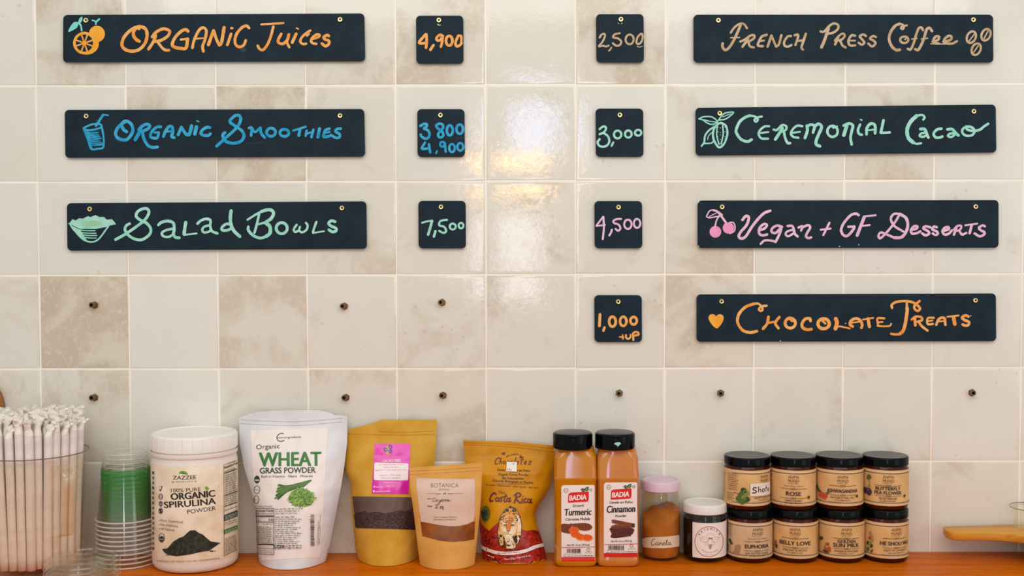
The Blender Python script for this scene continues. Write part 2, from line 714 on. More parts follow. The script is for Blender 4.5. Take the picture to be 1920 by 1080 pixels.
def build_wall():
    rnd = random.Random(4)
    xs = [P(73.3 + 167.6 * (k - 1), 515).x for k in range(-1, 15)]
    zs = [P(960, y).z for y in (159.3, 339.8, 515, 690.6, 866)]
    d = (zs[0] - zs[4]) / 4
    zs = [zs[0] + 3 * d, zs[0] + 2 * d, zs[0] + d] + zs + [ZC - 0.004]
    tone = [
        [.3, .3, .3, .3, .3, .3, .3, .3, .3, .3, .3, .3, .3, .3, .3],
        [.3, .3, .3, .3, .3, .3, .3, .3, .3, .3, .3, .3, .3, .3, .3],
        [.3, .3, .62, .30, .38, .52, .62, .45, .68, .32, .40, .36, .30, .35, .3],
        [.3, .40, .25, .58, .80, .52, .32, .42, .25, .35, .34, .62, .28, .3, .3],
        [.3, .20, .25, .34, .50, .52, .45, .42, .48, .58, .40, .28, .20, .3, .3],
        [.3, .38, .92, .15, .58, .35, .42, .44, .40, .66, .30, .34, .28, .3, .3],
        [.3, .42, .55, .18, .40, .52, .60, .36, .32, .36, .48, .40, .22, .3, .3],
        [.3, .4, .45, .40, .40, .50, .50, .40, .40, .40, .40, .42, .40, .3, .3]]
    V, Fc, A = [], [], []
    g = 0.0013
    for j in range(len(zs) - 1):
        for i in range(len(xs) - 1):
            x0, x1, z1, z0 = xs[i] + g, xs[i + 1] - g, zs[j] - g, zs[j + 1] + g
            x0 += rnd.uniform(-.0005, .0005)
            z0 += rnd.uniform(-.0005, .0005)
            tx, tz, lift = rnd.gauss(0, .0010), rnd.gauss(0, .0010), -rnd.uniform(0.0001, .0004)
            t = tone[min(j, 7)][min(i, 14)]
            sd = rnd.random()
            bl = 1.0 if rnd.random() < 0.25 or (i, j) == (1, 3) else 0.0
            prev = None
            for (ins, y) in ((0, .0030), (0, .0008), (.0005, .0003), (.0016, .0001), (.0055, 0.0)):
                o = len(V)
                for (x, z) in ((x0 + ins, z0 + ins), (x1 - ins, z0 + ins), (x1 - ins, z1 - ins), (x0 + ins, z1 - ins)):
                    yy = y + lift + ((x - (x0 + x1) / 2) * tx + (z - (z0 + z1) / 2) * tz if y < .001 else 0)
                    V.append((x, yy, z))
                    A.append((t, sd, bl, 1))
                if prev is not None:
                    for k in range(4):
                        k2 = (k + 1) % 4
                        Fc.append((prev + k, prev + k2, o + k2, o + k))
                prev = o
            Fc.append((prev, prev + 1, prev + 2, prev + 3))
    fm = [0] * len(Fc)
    X0, X1, Z0, Z1 = xs[0], xs[-1], zs[-1], zs[0]
    o = len(V)                                   # grout bed and the masonry behind
    for (x, y, z) in ((X0, .0004, Z0), (X1, .0004, Z0), (X1, .0004, Z1), (X0, .0004, Z1), (X0, .12, Z0), (X1, .12, Z0), (X1, .12, Z1), (X0, .12, Z1)):
        V.append((x, y, z))
        A.append((0, 0, 0, 1))
    Fc += [(o, o + 1, o + 2, o + 3), (o + 5, o + 4, o + 7, o + 6), (o + 4, o, o + 3, o + 7), (o + 1, o + 5, o + 6, o + 2), (o + 3, o + 2, o + 6, o + 7), (o + 4, o + 5, o + 1, o)]
    fm += [1] * 6
    w = mk('wall_back', V, Fc, None, None, True, mats=[tile_material(), mat('grout', (250, 242, 226), 0.85, spec=0.2)], fm=fm)
    w.data.polygons.foreach_set('use_smooth', [m_ == 0 for m_ in fm])
    w['kind'] = 'structure'
    ca = w.data.attributes.new('tile', 'FLOAT_COLOR', 'POINT')
    ca.data.foreach_set('color', [q for a in A for q in a])
    return w


wall = build_wall()


fl = mk('floor', [(-3.2, -5.6, 0), (3.2, -5.6, 0), (3.2, .12, 0), (-3.2, .12, 0), (-3.2, -5.6, -.1), (3.2, -5.6, -.1), (3.2, .12, -.1), (-3.2, .12, -.1)],
        [(0, 1, 2, 3), (7, 6, 5, 4), (0, 4, 5, 1), (1, 5, 6, 2), (2, 6, 7, 3), (3, 7, 4, 0)], noisy('floor_screed', (150, 142, 132), (168, 160, 150), 6, 0.6), None, False)
fl['kind'] = 'structure'


# ------------------------------------------------------------------ worktop
def wood_material(name, c0, c1, c2, rough=0.28, scale=1.0, coat=0.25, spec=0.3, streak=0.6):
    m = bpy.data.materials.new(name)
    m.use_nodes = True
    N, L, b = nodes(m)
    tc = N.new('ShaderNodeTexCoord')
    mp = N.new('ShaderNodeMapping')
    mp.inputs['Scale'].default_value = (1.6 * scale, 42 * scale, 42 * scale)
    L.new(tc.outputs['Object'], mp.inputs[0])
    n = N.new('ShaderNodeTexNoise')
    n.inputs['Scale'].default_value = 2.2
    n.inputs['Detail'].default_value = 7
    n.inputs['Distortion'].default_value = 0.6
    L.new(mp.outputs[0], n.inputs['Vector'])
    r = N.new('ShaderNodeValToRGB')
    e = r.color_ramp.elements
    e[0].position, e[0].color = 0.28, C(*c0)
    e[1].position, e[1].color = 0.75, C(*c2)
    k = e.new(0.5)
    k.color = C(*c1)
    L.new(n.outputs['Fac'], r.inputs[0])
    mp2 = N.new('ShaderNodeMapping')
    mp2.inputs['Scale'].default_value = (5 * scale, 30 * scale, 30 * scale)
    L.new(tc.outputs['Object'], mp2.inputs[0])
    n2 = N.new('ShaderNodeTexNoise')
    n2.inputs['Scale'].default_value = 6
    n2.inputs['Detail'].default_value = 3
    L.new(mp2.outputs[0], n2.inputs['Vector'])
    r2 = N.new('ShaderNodeValToRGB')
    r2.color_ramp.elements[0].position, r2.color_ramp.elements[0].color = 0.30, (0.45, 0.40, 0.35, 1)
    r2.color_ramp.elements[1].position, r2.color_ramp.elements[1].color = 0.42, (1, 1, 1, 1)
    L.new(n2.outputs['Fac'], r2.inputs[0])
    mx = N.new('ShaderNodeMix')
    mx.data_type = 'RGBA'
    mx.blend_type = 'MULTIPLY'
    mx.inputs[0].default_value = streak
    L.new(r.outputs[0], mx.inputs[6])
    L.new(r2.outputs[0], mx.inputs[7])
    L.new(mx.outputs[2], b.inputs['Base Color'])
    b.inputs['Roughness'].default_value = rough
    b.inputs['Specular IOR Level'].default_value = spec
    b.inputs['Coat Weight'].default_value = coat
    b.inputs['Coat Roughness'].default_value = 0.15
    return m


def box_geo(x0, x1, y0, y1, z0, z1, bev=0.0, seg=2):
    bm = bmesh.new()
    bmesh.ops.create_cube(bm, size=1.0)
    for v in bm.verts:
        v.co = Vector(((x0 + x1) / 2 + v.co.x * (x1 - x0), (y0 + y1) / 2 + v.co.y * (y1 - y0), (z0 + z1) / 2 + v.co.z * (z1 - z0)))
    if bev:
        bmesh.ops.bevel(bm, geom=list(bm.edges), offset=bev, segments=seg, affect='EDGES', profile=0.5)
    bm.verts.index_update()
    V = [v.co.copy() for v in bm.verts]
    Fc = [tuple(v.index for v in f.verts) for f in bm.faces]
    bm.free()
    return V, Fc


wx0, wx1 = P(73.3 - 167.6 * 2, 515).x, P(73.3 + 167.6 * 13, 515).x
V, Fc = box_geo(wx0, wx1, -0.62, 0.0, ZC - 0.045, ZC, 0.003)
worktop = mk('wooden_worktop', V, Fc, wood_material('orange_wood', (190, 88, 0), (216, 108, 1), (234, 128, 8), 0.4, 1.0, 0.0, 0.06), None, True, loc=(0, -0.31, ZC - 0.045), sharp=40)
tag(worktop, 'long orange-brown varnished wooden worktop running along the foot of the tiled wall', 'worktop')

# ------------------------------------------------------------------ chalkboard signs
SLATE = noisy('chalkboard_slate', (22, 37, 47), (28, 44, 54), 30, rough=0.55, bump=0.05, bscale=400, spec=0.12)
BRASS = mat('brass', (248, 222, 160), 0.32, 1.0)
SOCKET = mat('dark_socket', (60, 42, 18), 0.5, 0.6)
AGED = mat('aged_brass', (132, 104, 66), 0.35, 0.9)


def chalk(name, a, b):
    return noisy(name, a, b, 55, rough=0.85, spec=0.1, lo=0.35, hi=0.7, detail=8)


CH_ORANGE = chalk('orange_chalk', (236, 150, 66), (240, 186, 116))
CH_GOLD = chalk('golden_chalk', (238, 162, 52), (244, 178, 76))
CH_BLUE = chalk('blue_chalk', (34, 148, 196), (76, 178, 214))
CH_MINT = chalk('mint_chalk', (142, 212, 190), (176, 226, 212))
CH_TEAL = chalk('teal_chalk', (118, 214, 206), (142, 224, 214))
CH_TAN = chalk('tan_chalk', (184, 154, 116), (206, 182, 152))
CH_PINK = chalk('pink_chalk', (222, 176, 204), (236, 200, 220))
CH_ROSE = chalk('rose_chalk', (234, 146, 188), (240, 164, 200))
CH_GHOST = chalk('wiped_chalk', (48, 62, 70), (66, 80, 88))
WHITE_MARK = chalk('white_mark', (210, 218, 216), (228, 232, 230))
YB = -0.0075                     # face of the boards


def screw_geo(px, py, r=0.0049):
    """turned brass cap screw with a sunk hexagon socket, head towards the viewer"""
    c = P(px, py, YB)
    prof = [(0, 0.0), (r * 0.98, 0.0), (r, -0.0012), (r * 0.92, -0.0030), (r * 0.80, -0.0036), (r * 0.46, -0.0034), (r * 0.42, -0.0012), (0, -0.0010)]
    V, Fc, fm = [], [], []
    n = 24
    rings = []
    for i, (rr, y) in enumerate(prof):
        if rr == 0:
            rings.append([len(V)])
            V.append((c.x, YB + y, c.z))
        else:
            rings.append(list(range(len(V), len(V) + n)))
            for k in range(n):
                a = 2 * math.pi * k / n
                q = 1.0
                if i >= 5: q = math.cos(math.pi / 6) / math.cos((a % (math.pi / 3)) - math.pi / 6)
                V.append((c.x + rr * q * math.cos(a), YB + y, c.z + rr * q * math.sin(a)))
    for i in range(len(rings) - 1):
        A, B = rings[i], rings[i + 1]
        for k in range(n):
            k2 = (k + 1) % n
            if len(A) == 1: Fc.append((A[0], B[k], B[k2]))
            elif len(B) == 1: Fc.append((A[k2], A[k], B[0]))
            else: Fc.append((A[k2], A[k], B[k], B[k2]))
            fm.append(1 if i >= 5 else 0)
    return V, Fc, fm


def board(name, corners, screws, label, cat, group=None, rad=8):
    """thin slate panel standing 3 mm off the tiles on brass cap screws"""
    cs = [Vector(c) for c in corners]           # tl tr br bl in pixels
    pts = []
    for i in range(4):
        p, a, b = cs[i], cs[i - 1], cs[(i + 1) % 4]
        da, db = (a - p).normalized(), (b - p).normalized()
        for k in range(7):
            t = k / 6 * math.pi / 2
            pts.append(p + da * rad * (1 - math.sin(t)) + db * rad * (1 - math.cos(t)))
    mid = P(*(sum(cs, Vector((0, 0))) / 4), 0)
    root = empty(name, (mid.x, 0, P(*((cs[2] + cs[3]) / 2), 0).z), label, cat, group)
    V, Fc = [], []
    n = len(pts)
    lay = ((YB + 0.0045, 0.0), (YB + 0.0006, 0.0), (YB, 0.5))
    ctr = sum(cs, Vector((0, 0))) / 4
    for (y, ins) in lay:
        for p in pts:
            q = p + (ctr - p).normalized() * ins
            V.append(P(q.x, q.y, y))
    for l in range(2):
        for k in range(n):
            k2 = (k + 1) % n
            Fc.append((l * n + k, (l + 1) * n + k, (l + 1) * n + k2, l * n + k2))
    Fc.append(tuple(range(2 * n, 3 * n))[::-1])
    Fc.append(tuple(range(n)))
    mk('panel', V, Fc, SLATE, root, True, sharp=30)
    for (sx, sy) in screws:
        V, Fc, fm = screw_geo(sx, sy)
        # shank back to the tile
        c = P(sx, sy, YB)
        n0 = len(V)
        for y in (YB + 0.003, 0.004):
            for k in range(10):
                a = 2 * math.pi * k / 10
                V.append((c.x + .003 * math.cos(a), y, c.z + .003 * math.sin(a)))
        for k in range(10):
            k2 = (k + 1) % 10
            Fc.append((n0 + k, n0 + k2, n0 + 10 + k2, n0 + 10 + k))
            fm.append(0)
        mk('screw', V, Fc, None, root, True, mats=[BRASS, SOCKET], fm=fm, sharp=40)
    return root


def put(art, root, name, label=None):
    rest = art.items
    for (nm, its) in art.groups:
        art.items = its
        art.lay(nm, YB, root, eps=0.00015, dz=0.00002)
    art.items = rest
    if not rest: return
    o = art.lay(name, YB, root, eps=0.00015, dz=0.00002)
    if label: o['label'] = label
    return o


# --- left column of signs
GS = 'long menu signs on the tiled wall'
b = board('menu_sign', [(118.5, 28), (683, 25), (685, 115), (118, 117)], [(162, 38.5), (638, 37)],
          'long black menu sign lettered Organic Juices in orange beside a drawn cut orange', 'sign', GS)
a = Art(100, 10, 6)
M = CH_ORANGE
a.s(M, 36, '965,262 930,248 860,288 795,360 772,440 800,490 870,515 960,500 1030,430 1055,340 1040,270 990,242 945,246 905,290 905,345 935,385 968,405')
a.s(M, 34, '1072,492 1125,410 1152,340'); a.s(M, 34, '1112,355 1160,300 1240,264 1308,290 1288,345 1220,390 1150,408'); a.s(M, 30, '1170,405 1225,478 1265,504 1302,505')
a.s(M, 36, '1516,292 1495,275 1450,285 1375,355 1338,440 1370,472 1430,484 1492,480 1512,378'); a.s(M, 26, '1512,376 1435,386')
a.s(M, 32, '1565,478 1585,390 1640,280 1690,252 1722,290 1708,380 1680,460 1688,518'); a.s(M, 20, '1592,376 1690,370')
a.s(M, 36, '1745,445 1775,360 1803,285'); a.s(M, 32, '1805,285 1835,380 1868,450'); a.s(M, 36, '1868,448 1892,420 1922,250')
a.at(400, 10, 6)
a.s(M, 32, '158,445 200,322'); a.disc(M, 208, 257, 20, 14)
a.s(M, 32, '402,255 375,232 330,245 270,310 245,380 252,440 290,468 340,450 365,395')
a.s(M, 22, '540,215 790,200'); a.s(M, 30, '675,240 650,340 610,440 560,502 520,490 500,455')
a.s(M, 32, '765,322 730,390 738,422 785,432 832,390 850,328'); a.s(M, 28, '842,350 832,420 855,472'); a.s(M, 34, '932,322 888,418'); a.s(M, 16, '936,256 958,268')
a.s(M, 28, '1092,284 1040,318 990,370 980,412 1010,436 1045,432'); a.s(M, 20, '1046,310 1052,344 1078,322')
a.s(M, 28, '1118,378 1180,360 1196,336 1160,330 1110,370 1102,410 1130,430 1160,434'); a.s(M, 32, '1300,345 1282,336 1242,360 1260,385 1300,400 1298,438 1260,458 1222,430')
put(a, b, 'lettering', 'orange chalk lettering')
a = Art(100, 10, 6)
M2 = CH_GOLD
a.disc(M2, 490, 322, 90, 92, 0, 36); a.disc(M2, 378, 432, 134, 122, 0, 40); a.disc(SLATE, 350, 425, 104, 104, 0, 36); a.ring(M2, 30, 350, 425, 112, 112)
for k in range(8):
    t = 0.35 + k * math.pi / 4 + (0.1 if k % 2 else 0)
    a.s(CH_ORANGE, 17, [(350 + 16 * math.cos(t), 425 + 16 * math.sin(t)), (350 + 98 * math.cos(t), 425 + 98 * math.sin(t))])
a.disc(M2, 350, 425, 26)
a.poly(CH_TEAL, '168,298 192,240 235,190 280,196 268,250 205,288', True); a.poly(CH_TEAL, '283,198 294,150 325,128 326,165 305,200', True)
a.s(CH_TEAL, 20, '283,196 310,228 320,286'); a.s(CH_TEAL, 15, '480,215 474,182 440,168'); a.s(CH_TEAL, 20, '478,190 518,155')
a.items, keep = [], a.items
a.disc(CH_GHOST, 2135, 495, 36, 28)
a.mark('chalk_smudge').items = keep
put(a, b, 'drawing', 'cut orange with leaves drawn in chalk')

b = board('menu_sign', [(121.3, 206), (683, 204.3), (684.8, 293.7), (122.3, 296)], [(162.5, 218), (638, 217)],
          'long black menu sign lettered Organic Smoothies in blue beside a drawn tumbler', 'sign', GS)
a = Art(100, 190, 6)
M = CH_BLUE
a.s(M, 36, '820,222 740,280 702,350 716,402 770,430 830,428 880,370 895,310 870,250 820,222 780,240 768,275 795,322 825,342')
a.s(M, 40, '922,432 970,345 982,318'); a.s(M, 34, '960,318 1000,280 1050,258 1085,275 1066,308 1000,340'); a.s(M, 34, '1000,342 1020,420 1060,490 1110,518 1172,514')
a.s(M, 32, '1210,286 1160,292 1110,340 1092,388 1112,410 1168,410 1185,352'); a.s(M, 24, '1185,348 1140,352')
a.s(M, 34, '1240,395 1260,340 1300,286 1335,286 1345,340 1332,396 1360,408'); a.s(M, 24, '1270,340 1330,336')
a.s(M, 34, '1405,375 1440,292'); a.s(M, 34, '1440,290 1490,368'); a.s(M, 38, '1492,370 1530,370 1556,275'); a.s(M, 40, '1592,368 1610,288'); a.s(M, 15, '1615,219 1638,230')
a.s(M, 34, '1762,296 1730,292 1680,320 1662,360 1690,382 1740,384 1768,365')
a.at(400, 190, 6)
a.s(M, 34, '38,504 120,430 260,300 305,220 300,168 255,158 200,200 190,236 250,280 320,330 345,390 310,450 230,472 150,456 112,412 110,372 132,352')
a.s(M, 30, '402,300 432,300 425,386'); a.s(M, 30, '435,302 470,345 530,298'); a.s(M, 32, '530,298 540,360 578,408'); a.ring(M, 32, 650, 348, 50, 46); a.ring(M, 32, 800, 355, 50, 40)
a.s(M, 24, '898,330 1040,286'); a.s(M, 34, '975,312 963,386'); a.s(M, 28, '1050,330 1040,388'); a.s(M, 24, '1045,366 1100,350'); a.s(M, 30, '1125,320 1105,403')
a.s(M, 36, '1195,308 1177,403'); a.s(M, 30, '1308,308 1262,326 1240,386 1250,402 1308,392'); a.s(M, 24, '1250,356 1308,346'); a.s(M, 30, '1435,308 1392,312 1376,340 1420,370 1420,402 1382,412 1322,380')
put(a, b, 'lettering', 'blue chalk lettering')
a = Art(100, 190, 6)
a.poly(M, '345,330 405,345 440,530 420,530')
a.s(M, 22, '338,302 385,420 425,533 500,533 562,515 565,400 545,290'); a.s(M, 22, '338,302 420,264 500,252 542,270 528,298 450,320 380,324 338,302')
a.s(M, 28, '480,275 560,152'); a.s(M, 17, '560,150 618,158')
rnd = random.Random(3)
for k in range(13):
    y = 352 + k * 12
    x0 = 390 + k * 4
    a.s(M, 9, [(x0, y + rnd.uniform(-4, 4)), (x0 + rnd.uniform(40, 90), y + rnd.uniform(-8, 4)), (x0 + rnd.uniform(90, 140), y + rnd.uniform(-10, 2))])
a.items, keep = [], a.items
a.s(CH_GHOST, 8, '690,420 740,452 800,456'); a.mark('chalk_smudge'); a.s(CH_GHOST, 8, '2180,470 2290,472 2360,460')
a.mark('chalk_smudge').items = keep
put(a, b, 'drawing', 'tumbler with a straw drawn in chalk')

b = board('menu_sign', [(125.3, 381), (687, 377.4), (688, 466.6), (126.3, 470)], [(169, 392), (641.5, 390)],
          'long black menu sign lettered Salad Bowls in mint green beside a drawn bowl', 'sign', GS)
a = Art(100, 365, 6)
M = CH_MINT
a.s(M, 32, '700,505 800,450 920,370 1030,282 1075,205 1060,162 1010,158 950,190 932,240 970,280 1050,322 1096,385 1080,450 1000,505 920,500 850,460 808,400 818,352 858,326')
a.s(M, 32, '1182,340 1220,310 1290,297 1350,320 1360,390 1352,440 1372,478 1418,485'); a.s(M, 28, '1348,382 1262,402 1222,432 1240,468 1300,474 1352,445')
a.s(M, 38, '1490,312 1476,400 1472,446'); a.s(M, 20, '1478,452 1612,436'); a.s(M, 30, '1622,326 1660,292 1720,272 1768,290 1765,350 1785,410 1845,436'); a.s(M, 26, '1768,342 1700,360 1676,395 1692,424 1740,420 1770,402')
a.at(400, 365, 6)
a.s(M, 38, '200,182 192,260 200,340 235,410 298,470'); a.s(M, 30, '190,330 140,332 97,370 102,400 160,400 210,372')
a.s(M, 24, '385,282 480,222 540,190'); a.s(M, 36, '540,190 600,172 652,174 678,210 650,268 590,310'); a.s(M, 24, '590,310 510,332'); a.s(M, 28, '515,216 500,290 480,370 462,430')
a.s(M, 24, '540,322 590,318'); a.s(M, 40, '590,318 636,360 638,430 598,468'); a.s(M, 32, '598,468 530,488 450,460 395,400 394,362')
a.ring(M, 32, 770, 377, 62, 62); a.s(M, 25, '938,338 905,390 922,420 960,400 975,362'); a.s(M, 25, '962,402 1000,424 1050,392 1060,342 1042,318')
a.s(M, 26, '1160,306 1130,390 1122,428'); a.s(M, 18, '1122,432 1248,410'); a.s(M, 32, '1370,304 1330,294 1298,320 1320,350 1380,378 1378,408 1340,418 1300,395')
put(a, b, 'lettering', 'mint chalk lettering')
a = Art(100, 365, 6)
a.poly(M, '162,330 190,310 215,276 250,290 290,266 330,270 390,242 420,252 475,230 520,252 570,250 600,282 660,276 690,310 706,332 640,346 600,362 480,386 300,386 230,352 190,332')
a.disc(chalk('olive_chalk', (160, 206, 158), (150, 200, 168)), 430, 325, 110, 34)
a.s(M, 18, '190,335 235,400 355,515 490,515 620,356'); a.poly(M, '198,345 300,395 375,510 350,515 232,402')
for k, (y, x0, x1) in enumerate(((405, 290, 470), (434, 312, 482), (460, 330, 490), (488, 352, 484))):
    a.s(M, 12, [(x0, y - 8), ((x0 + x1) / 2, y), (x1, y)])
put(a, b, 'drawing', 'salad bowl drawn in chalk')

# --- right column of signs
b = board('menu_sign', [(1300.3, 27.5), (1862, 27.5), (1862.6, 117.3), (1300.3, 117.5)], [(1346.5, 38.5), (1824, 37.5)],
          'long black menu sign lettered French Press Coffee in tan chalk beside three drawn beans', 'sign', GS)
a = Art(1280, 10, 6)
M = CH_TAN
a.s(M, 24, '540,308 580,252 640,208 690,212 724,258'); a.s(M, 30, '650,225 610,320 560,420 510,488 472,500 447,462 450,428'); a.s(M, 15, '540,365 640,362')
a.s(M, 28, '672,466 720,400 742,352'); a.s(M, 26, '648,408 700,385 760,342 800,337 806,365 762,398 720,410'); a.s(M, 26, '740,410 756,460 800,474')
a.s(M, 28, '945,332 890,352 852,420 848,454 902,460'); a.s(M, 22, '868,402 915,396'); a.s(M, 28, '955,465 998,340'); a.s(M, 26, '1000,342 1048,460'); a.s(M, 28, '1050,464 1082,438 1110,336')
a.s(M, 26, '1218,346 1180,352 1142,410 1148,455 1186,464 1224,446'); a.s(M, 26, '1258,336 1300,338 1268,448'); a.s(M, 22, '1282,402 1368,392'); a.s(M, 28, '1385,320 1352,420 1336,475 1352,498')
a.mark('lettering')
a.s(M, 26, '1550,294 1590,295 1650,232 1700,204 1748,222 1744,268 1690,308 1630,320'); a.s(M, 34, '1640,255 1600,380 1562,472'); a.s(M, 28, '1715,440 1752,350'); a.s(M, 24, '1712,396 1760,342 1800,318 1824,340 1790,384 1740,396'); a.s(M, 28, '1772,396 1796,450 1832,474')
a.at(1580, 10, 6)
a.s(M, 26, '140,342 100,338 66,390 72,440 102,454 140,450'); a.s(M, 18, '80,397 140,397'); a.s(M, 26, '262,346 230,328 192,350 220,385 243,420 215,443 178,420'); a.s(M, 26, '373,356 340,347 307,375 350,400 368,430 330,463 288,430')
a.mark('lettering')
a.s(M, 32, '642,500 600,502 552,460 522,380 540,300 590,232 640,208'); a.s(M, 22, '640,208 675,216 688,245 675,268 655,258 670,236 722,226')
a.ring(M, 26, 692, 388, 46, 36); a.s(M, 18, '712,348 722,366 700,384'); a.s(M, 28, '903,280 888,252 856,258 830,320 800,420 765,494 732,490'); a.s(M, 16, '778,379 836,373'); a.s(M, 30, '1004,290 980,257 946,270 920,350 890,430 850,500 816,494'); a.s(M, 16, '884,379 956,371')
a.s(M, 28, '1012,410 1070,390 1084,356 1050,350 1022,385 1032,424 1080,430'); a.s(M, 28, '1132,410 1210,390 1224,356 1190,345 1142,385 1152,424 1230,430 1284,404'); a.s(M, 13, '990,433 1150,436')
put(a, b, 'lettering', 'tan chalk lettering')
a = Art(1580, 10, 6)
for cx, cy, s0 in ((1447, 358, '1490,312 1420,404'), (1612, 331, '1640,282 1592,370'), (1502, 494, '1524,456 1476,526')):
    a.ring(M, 25, cx, cy, 48, 68, 0.45)
    a.s(M, 16, s0)
    a.mark('bean_drawing')
put(a, b, 'drawing')

b = board('menu_sign', [(1304, 202), (1867, 196), (1868.3, 286), (1304.3, 292)], [(1349, 212.5), (1825, 209)],
          'long black menu sign lettered Ceremonial Cacao in mint green beside a drawn cacao pod', 'sign', GS)
a = Art(1280, 185, 6)
M = CH_MINT
a.s(M, 32, '775,460 730,482 660,460 612,400 602,350 640,262 700,212 755,190'); a.s(M, 24, '755,190 815,202 845,235 826,260 806,240 838,212 890,201')
a.s(M, 26, '972,310 920,314 866,360 857,410 890,448 960,450'); a.s(M, 20, '880,386 965,376'); a.s(M, 34, '1042,458 1100,370 1122,330'); a.s(M, 26, '1022,348 1060,352 1120,298 1165,312 1160,350 1105,375'); a.s(M, 30, '1140,380 1152,440 1180,498 1208,500')
a.s(M, 26, '1345,310 1290,304 1242,340 1217,390 1242,428 1302,440'); a.s(M, 20, '1230,386 1320,373'); a.s(M, 34, '1398,305 1402,360 1376,442'); a.s(M, 30, '1402,312 1440,292 1482,310 1466,382'); a.s(M, 34, '1482,312 1530,284 1562,320 1530,400 1502,470 1502,515 1544,535')
a.ring(M, 28, 1685, 368, 58, 62); a.s(M, 18, '1690,305 1692,330 1738,312'); a.s(M, 40, '1812,412 1845,305')
a.at(1580, 185, 6)
a.s(M, 32, '10,302 70,280 113,302 100,370 88,440 100,515'); a.s(M, 28, '195,292 172,350 182,395 215,406'); a.s(M, 16, '198,236 216,241'); a.s(M, 32, '267,400 272,330 310,284 352,288 367,330 363,390'); a.s(M, 20, '292,356 360,346')
a.s(M, 32, '458,244 440,330 428,382'); a.s(M, 26, '428,386 530,380'); a.s(M, 26, '905,236 920,212 892,184 830,194'); a.s(M, 42, '830,194 762,262 724,350 738,440 790,492'); a.s(M, 26, '790,492 830,508 880,502')
a.s(M, 32, '872,342 920,344 940,385 962,438'); a.s(M, 26, '938,382 882,392 864,420 902,430 940,412'); a.s(M, 30, '1110,338 1060,348 1022,392 1042,434 1085,438 1120,426'); a.s(M, 32, '1177,346 1230,344 1264,380 1300,414'); a.s(M, 26, '1252,387 1202,396 1184,420 1220,432 1258,407')
a.ring(M, 28, 1412, 367, 70, 52); a.s(M, 28, '1387,314 1402,348 1470,363 1540,350 1590,312 1636,282')
put(a, b, 'lettering', 'mint chalk lettering')
a = Art(1280, 185, 6)
a.s(M, 15, '182,228 230,205 310,202 360,225 390,265 330,290 270,270 230,240 182,228'); a.s(M, 12, '240,236 300,254 372,262'); a.s(M, 15, '402,244 432,200 480,162 570,152 540,190 480,230 412,240'); a.s(M, 10, '450,205 500,185 545,170')
a.s(M, 24, '405,278 352,340 342,430 372,508 415,548 470,500 502,400 488,310 440,276 405,278'); a.s(M, 16, '388,302 384,420 410,515'); a.s(M, 16, '450,302 455,400 432,510')
a.s(M, 20, '360,312 290,362 250,422 242,490 212,533'); a.s(M, 16, '240,505 320,500 345,480'); a.s(M, 10, '330,380 290,420 280,460')
for k in range(16):
    a.disc(M, 405 + (k % 4) * 26 - 8, 320 + (k // 4) * 44 + (k % 3) * 9, 5)
put(a, b, 'drawing', 'cacao pods and leaves drawn in chalk')

b = board('menu_sign', [(1308, 376), (1872.3, 375), (1872.3, 464.6), (1308, 465.3)], [(1353.5, 388), (1828.5, 387.5)],
          'long black menu sign lettered Vegan + GF Desserts in pink beside two drawn cherries', 'sign', GS)
a = Art(1290, 360, 6)
M = CH_PINK
a.s(M, 31, '612,314 650,272 684,286 660,370 592,450 572,500 600,524 650,498 720,390 800,290 860,236 924,211')
a.s(M, 28, '802,430 860,410 888,372 850,362 802,410 802,468 840,488 890,478'); a.s(M, 28, '1058,392 1000,378 947,410 942,450 990,458 1048,400 1030,470 985,562'); a.s(M, 24, '985,560 930,546 860,546 816,584')
a.s(M, 28, '1120,382 1170,382 1190,420 1200,468 1233,500'); a.s(M, 24, '1190,422 1120,442 1097,475 1126,498 1180,470'); a.s(M, 26, '1242,400 1288,386 1272,434'); a.s(M, 28, '1290,396 1350,374 1374,400 1340,460 1327,500 1355,518 1385,510')
a.s(M, 22, '1492,425 1604,411'); a.s(M, 26, '1590,347 1522,484')
a.at(1570, 360, 6)
a.s(M, 30, '238,260 210,244 150,262 72,350 42,430 72,488 120,488 180,420 190,388'); a.s(M, 26, '188,390 122,391'); a.s(M, 36, '303,280 260,390 222,488'); a.s(M, 22, '302,274 430,262'); a.s(M, 22, '272,382 364,372')
a.s(M, 26, '690,270 640,350 540,470 480,520 462,490 490,456 560,480 640,514'); a.s(M, 34, '640,514 720,508 770,450 792,370 770,292 702,248'); a.s(M, 26, '702,248 640,246 602,290 612,340 650,390 740,444')
a.s(M, 28, '832,430 890,410 898,386 860,387 827,430 842,468 900,460 933,442'); a.s(M, 28, '1043,396 990,387 967,410 1018,440 1032,468 990,487 952,465'); a.s(M, 28, '1118,396 1085,391 1067,420 1118,445 1127,473 1100,483 1072,466')
a.s(M, 28, '1192,440 1248,420 1248,396 1210,401 1182,440 1202,478 1250,470 1288,432'); a.s(M, 28, '1310,480 1340,392'); a.s(M, 24, '1312,420 1350,382 1393,382 1378,424 1332,440'); a.s(M, 26, '1370,436 1402,478 1450,460')
a.s(M, 20, '1437,375 1573,356'); a.s(M, 30, '1510,372 1487,463'); a.s(M, 28, '1658,386 1630,377 1592,402 1612,430 1650,450 1648,478 1600,498 1542,466')
put(a, b, 'lettering', 'pink chalk lettering')
a = Art(1290, 360, 6)
a.disc(CH_ROSE, 308, 448, 66); a.disc(CH_ROSE, 454, 405, 64); a.s(M, 15, '470,342 510,345 528,385 520,440 470,468'); a.s(M, 18, '305,385 320,320 350,270'); a.s(M, 24, '425,342 380,280 332,222 285,204')
a.s(M, 15, '207,275 240,216 285,202 340,222 385,260 350,270 240,290 207,275'); a.s(M, 10, '238,276 320,236')
a.mark('cherry_drawing')
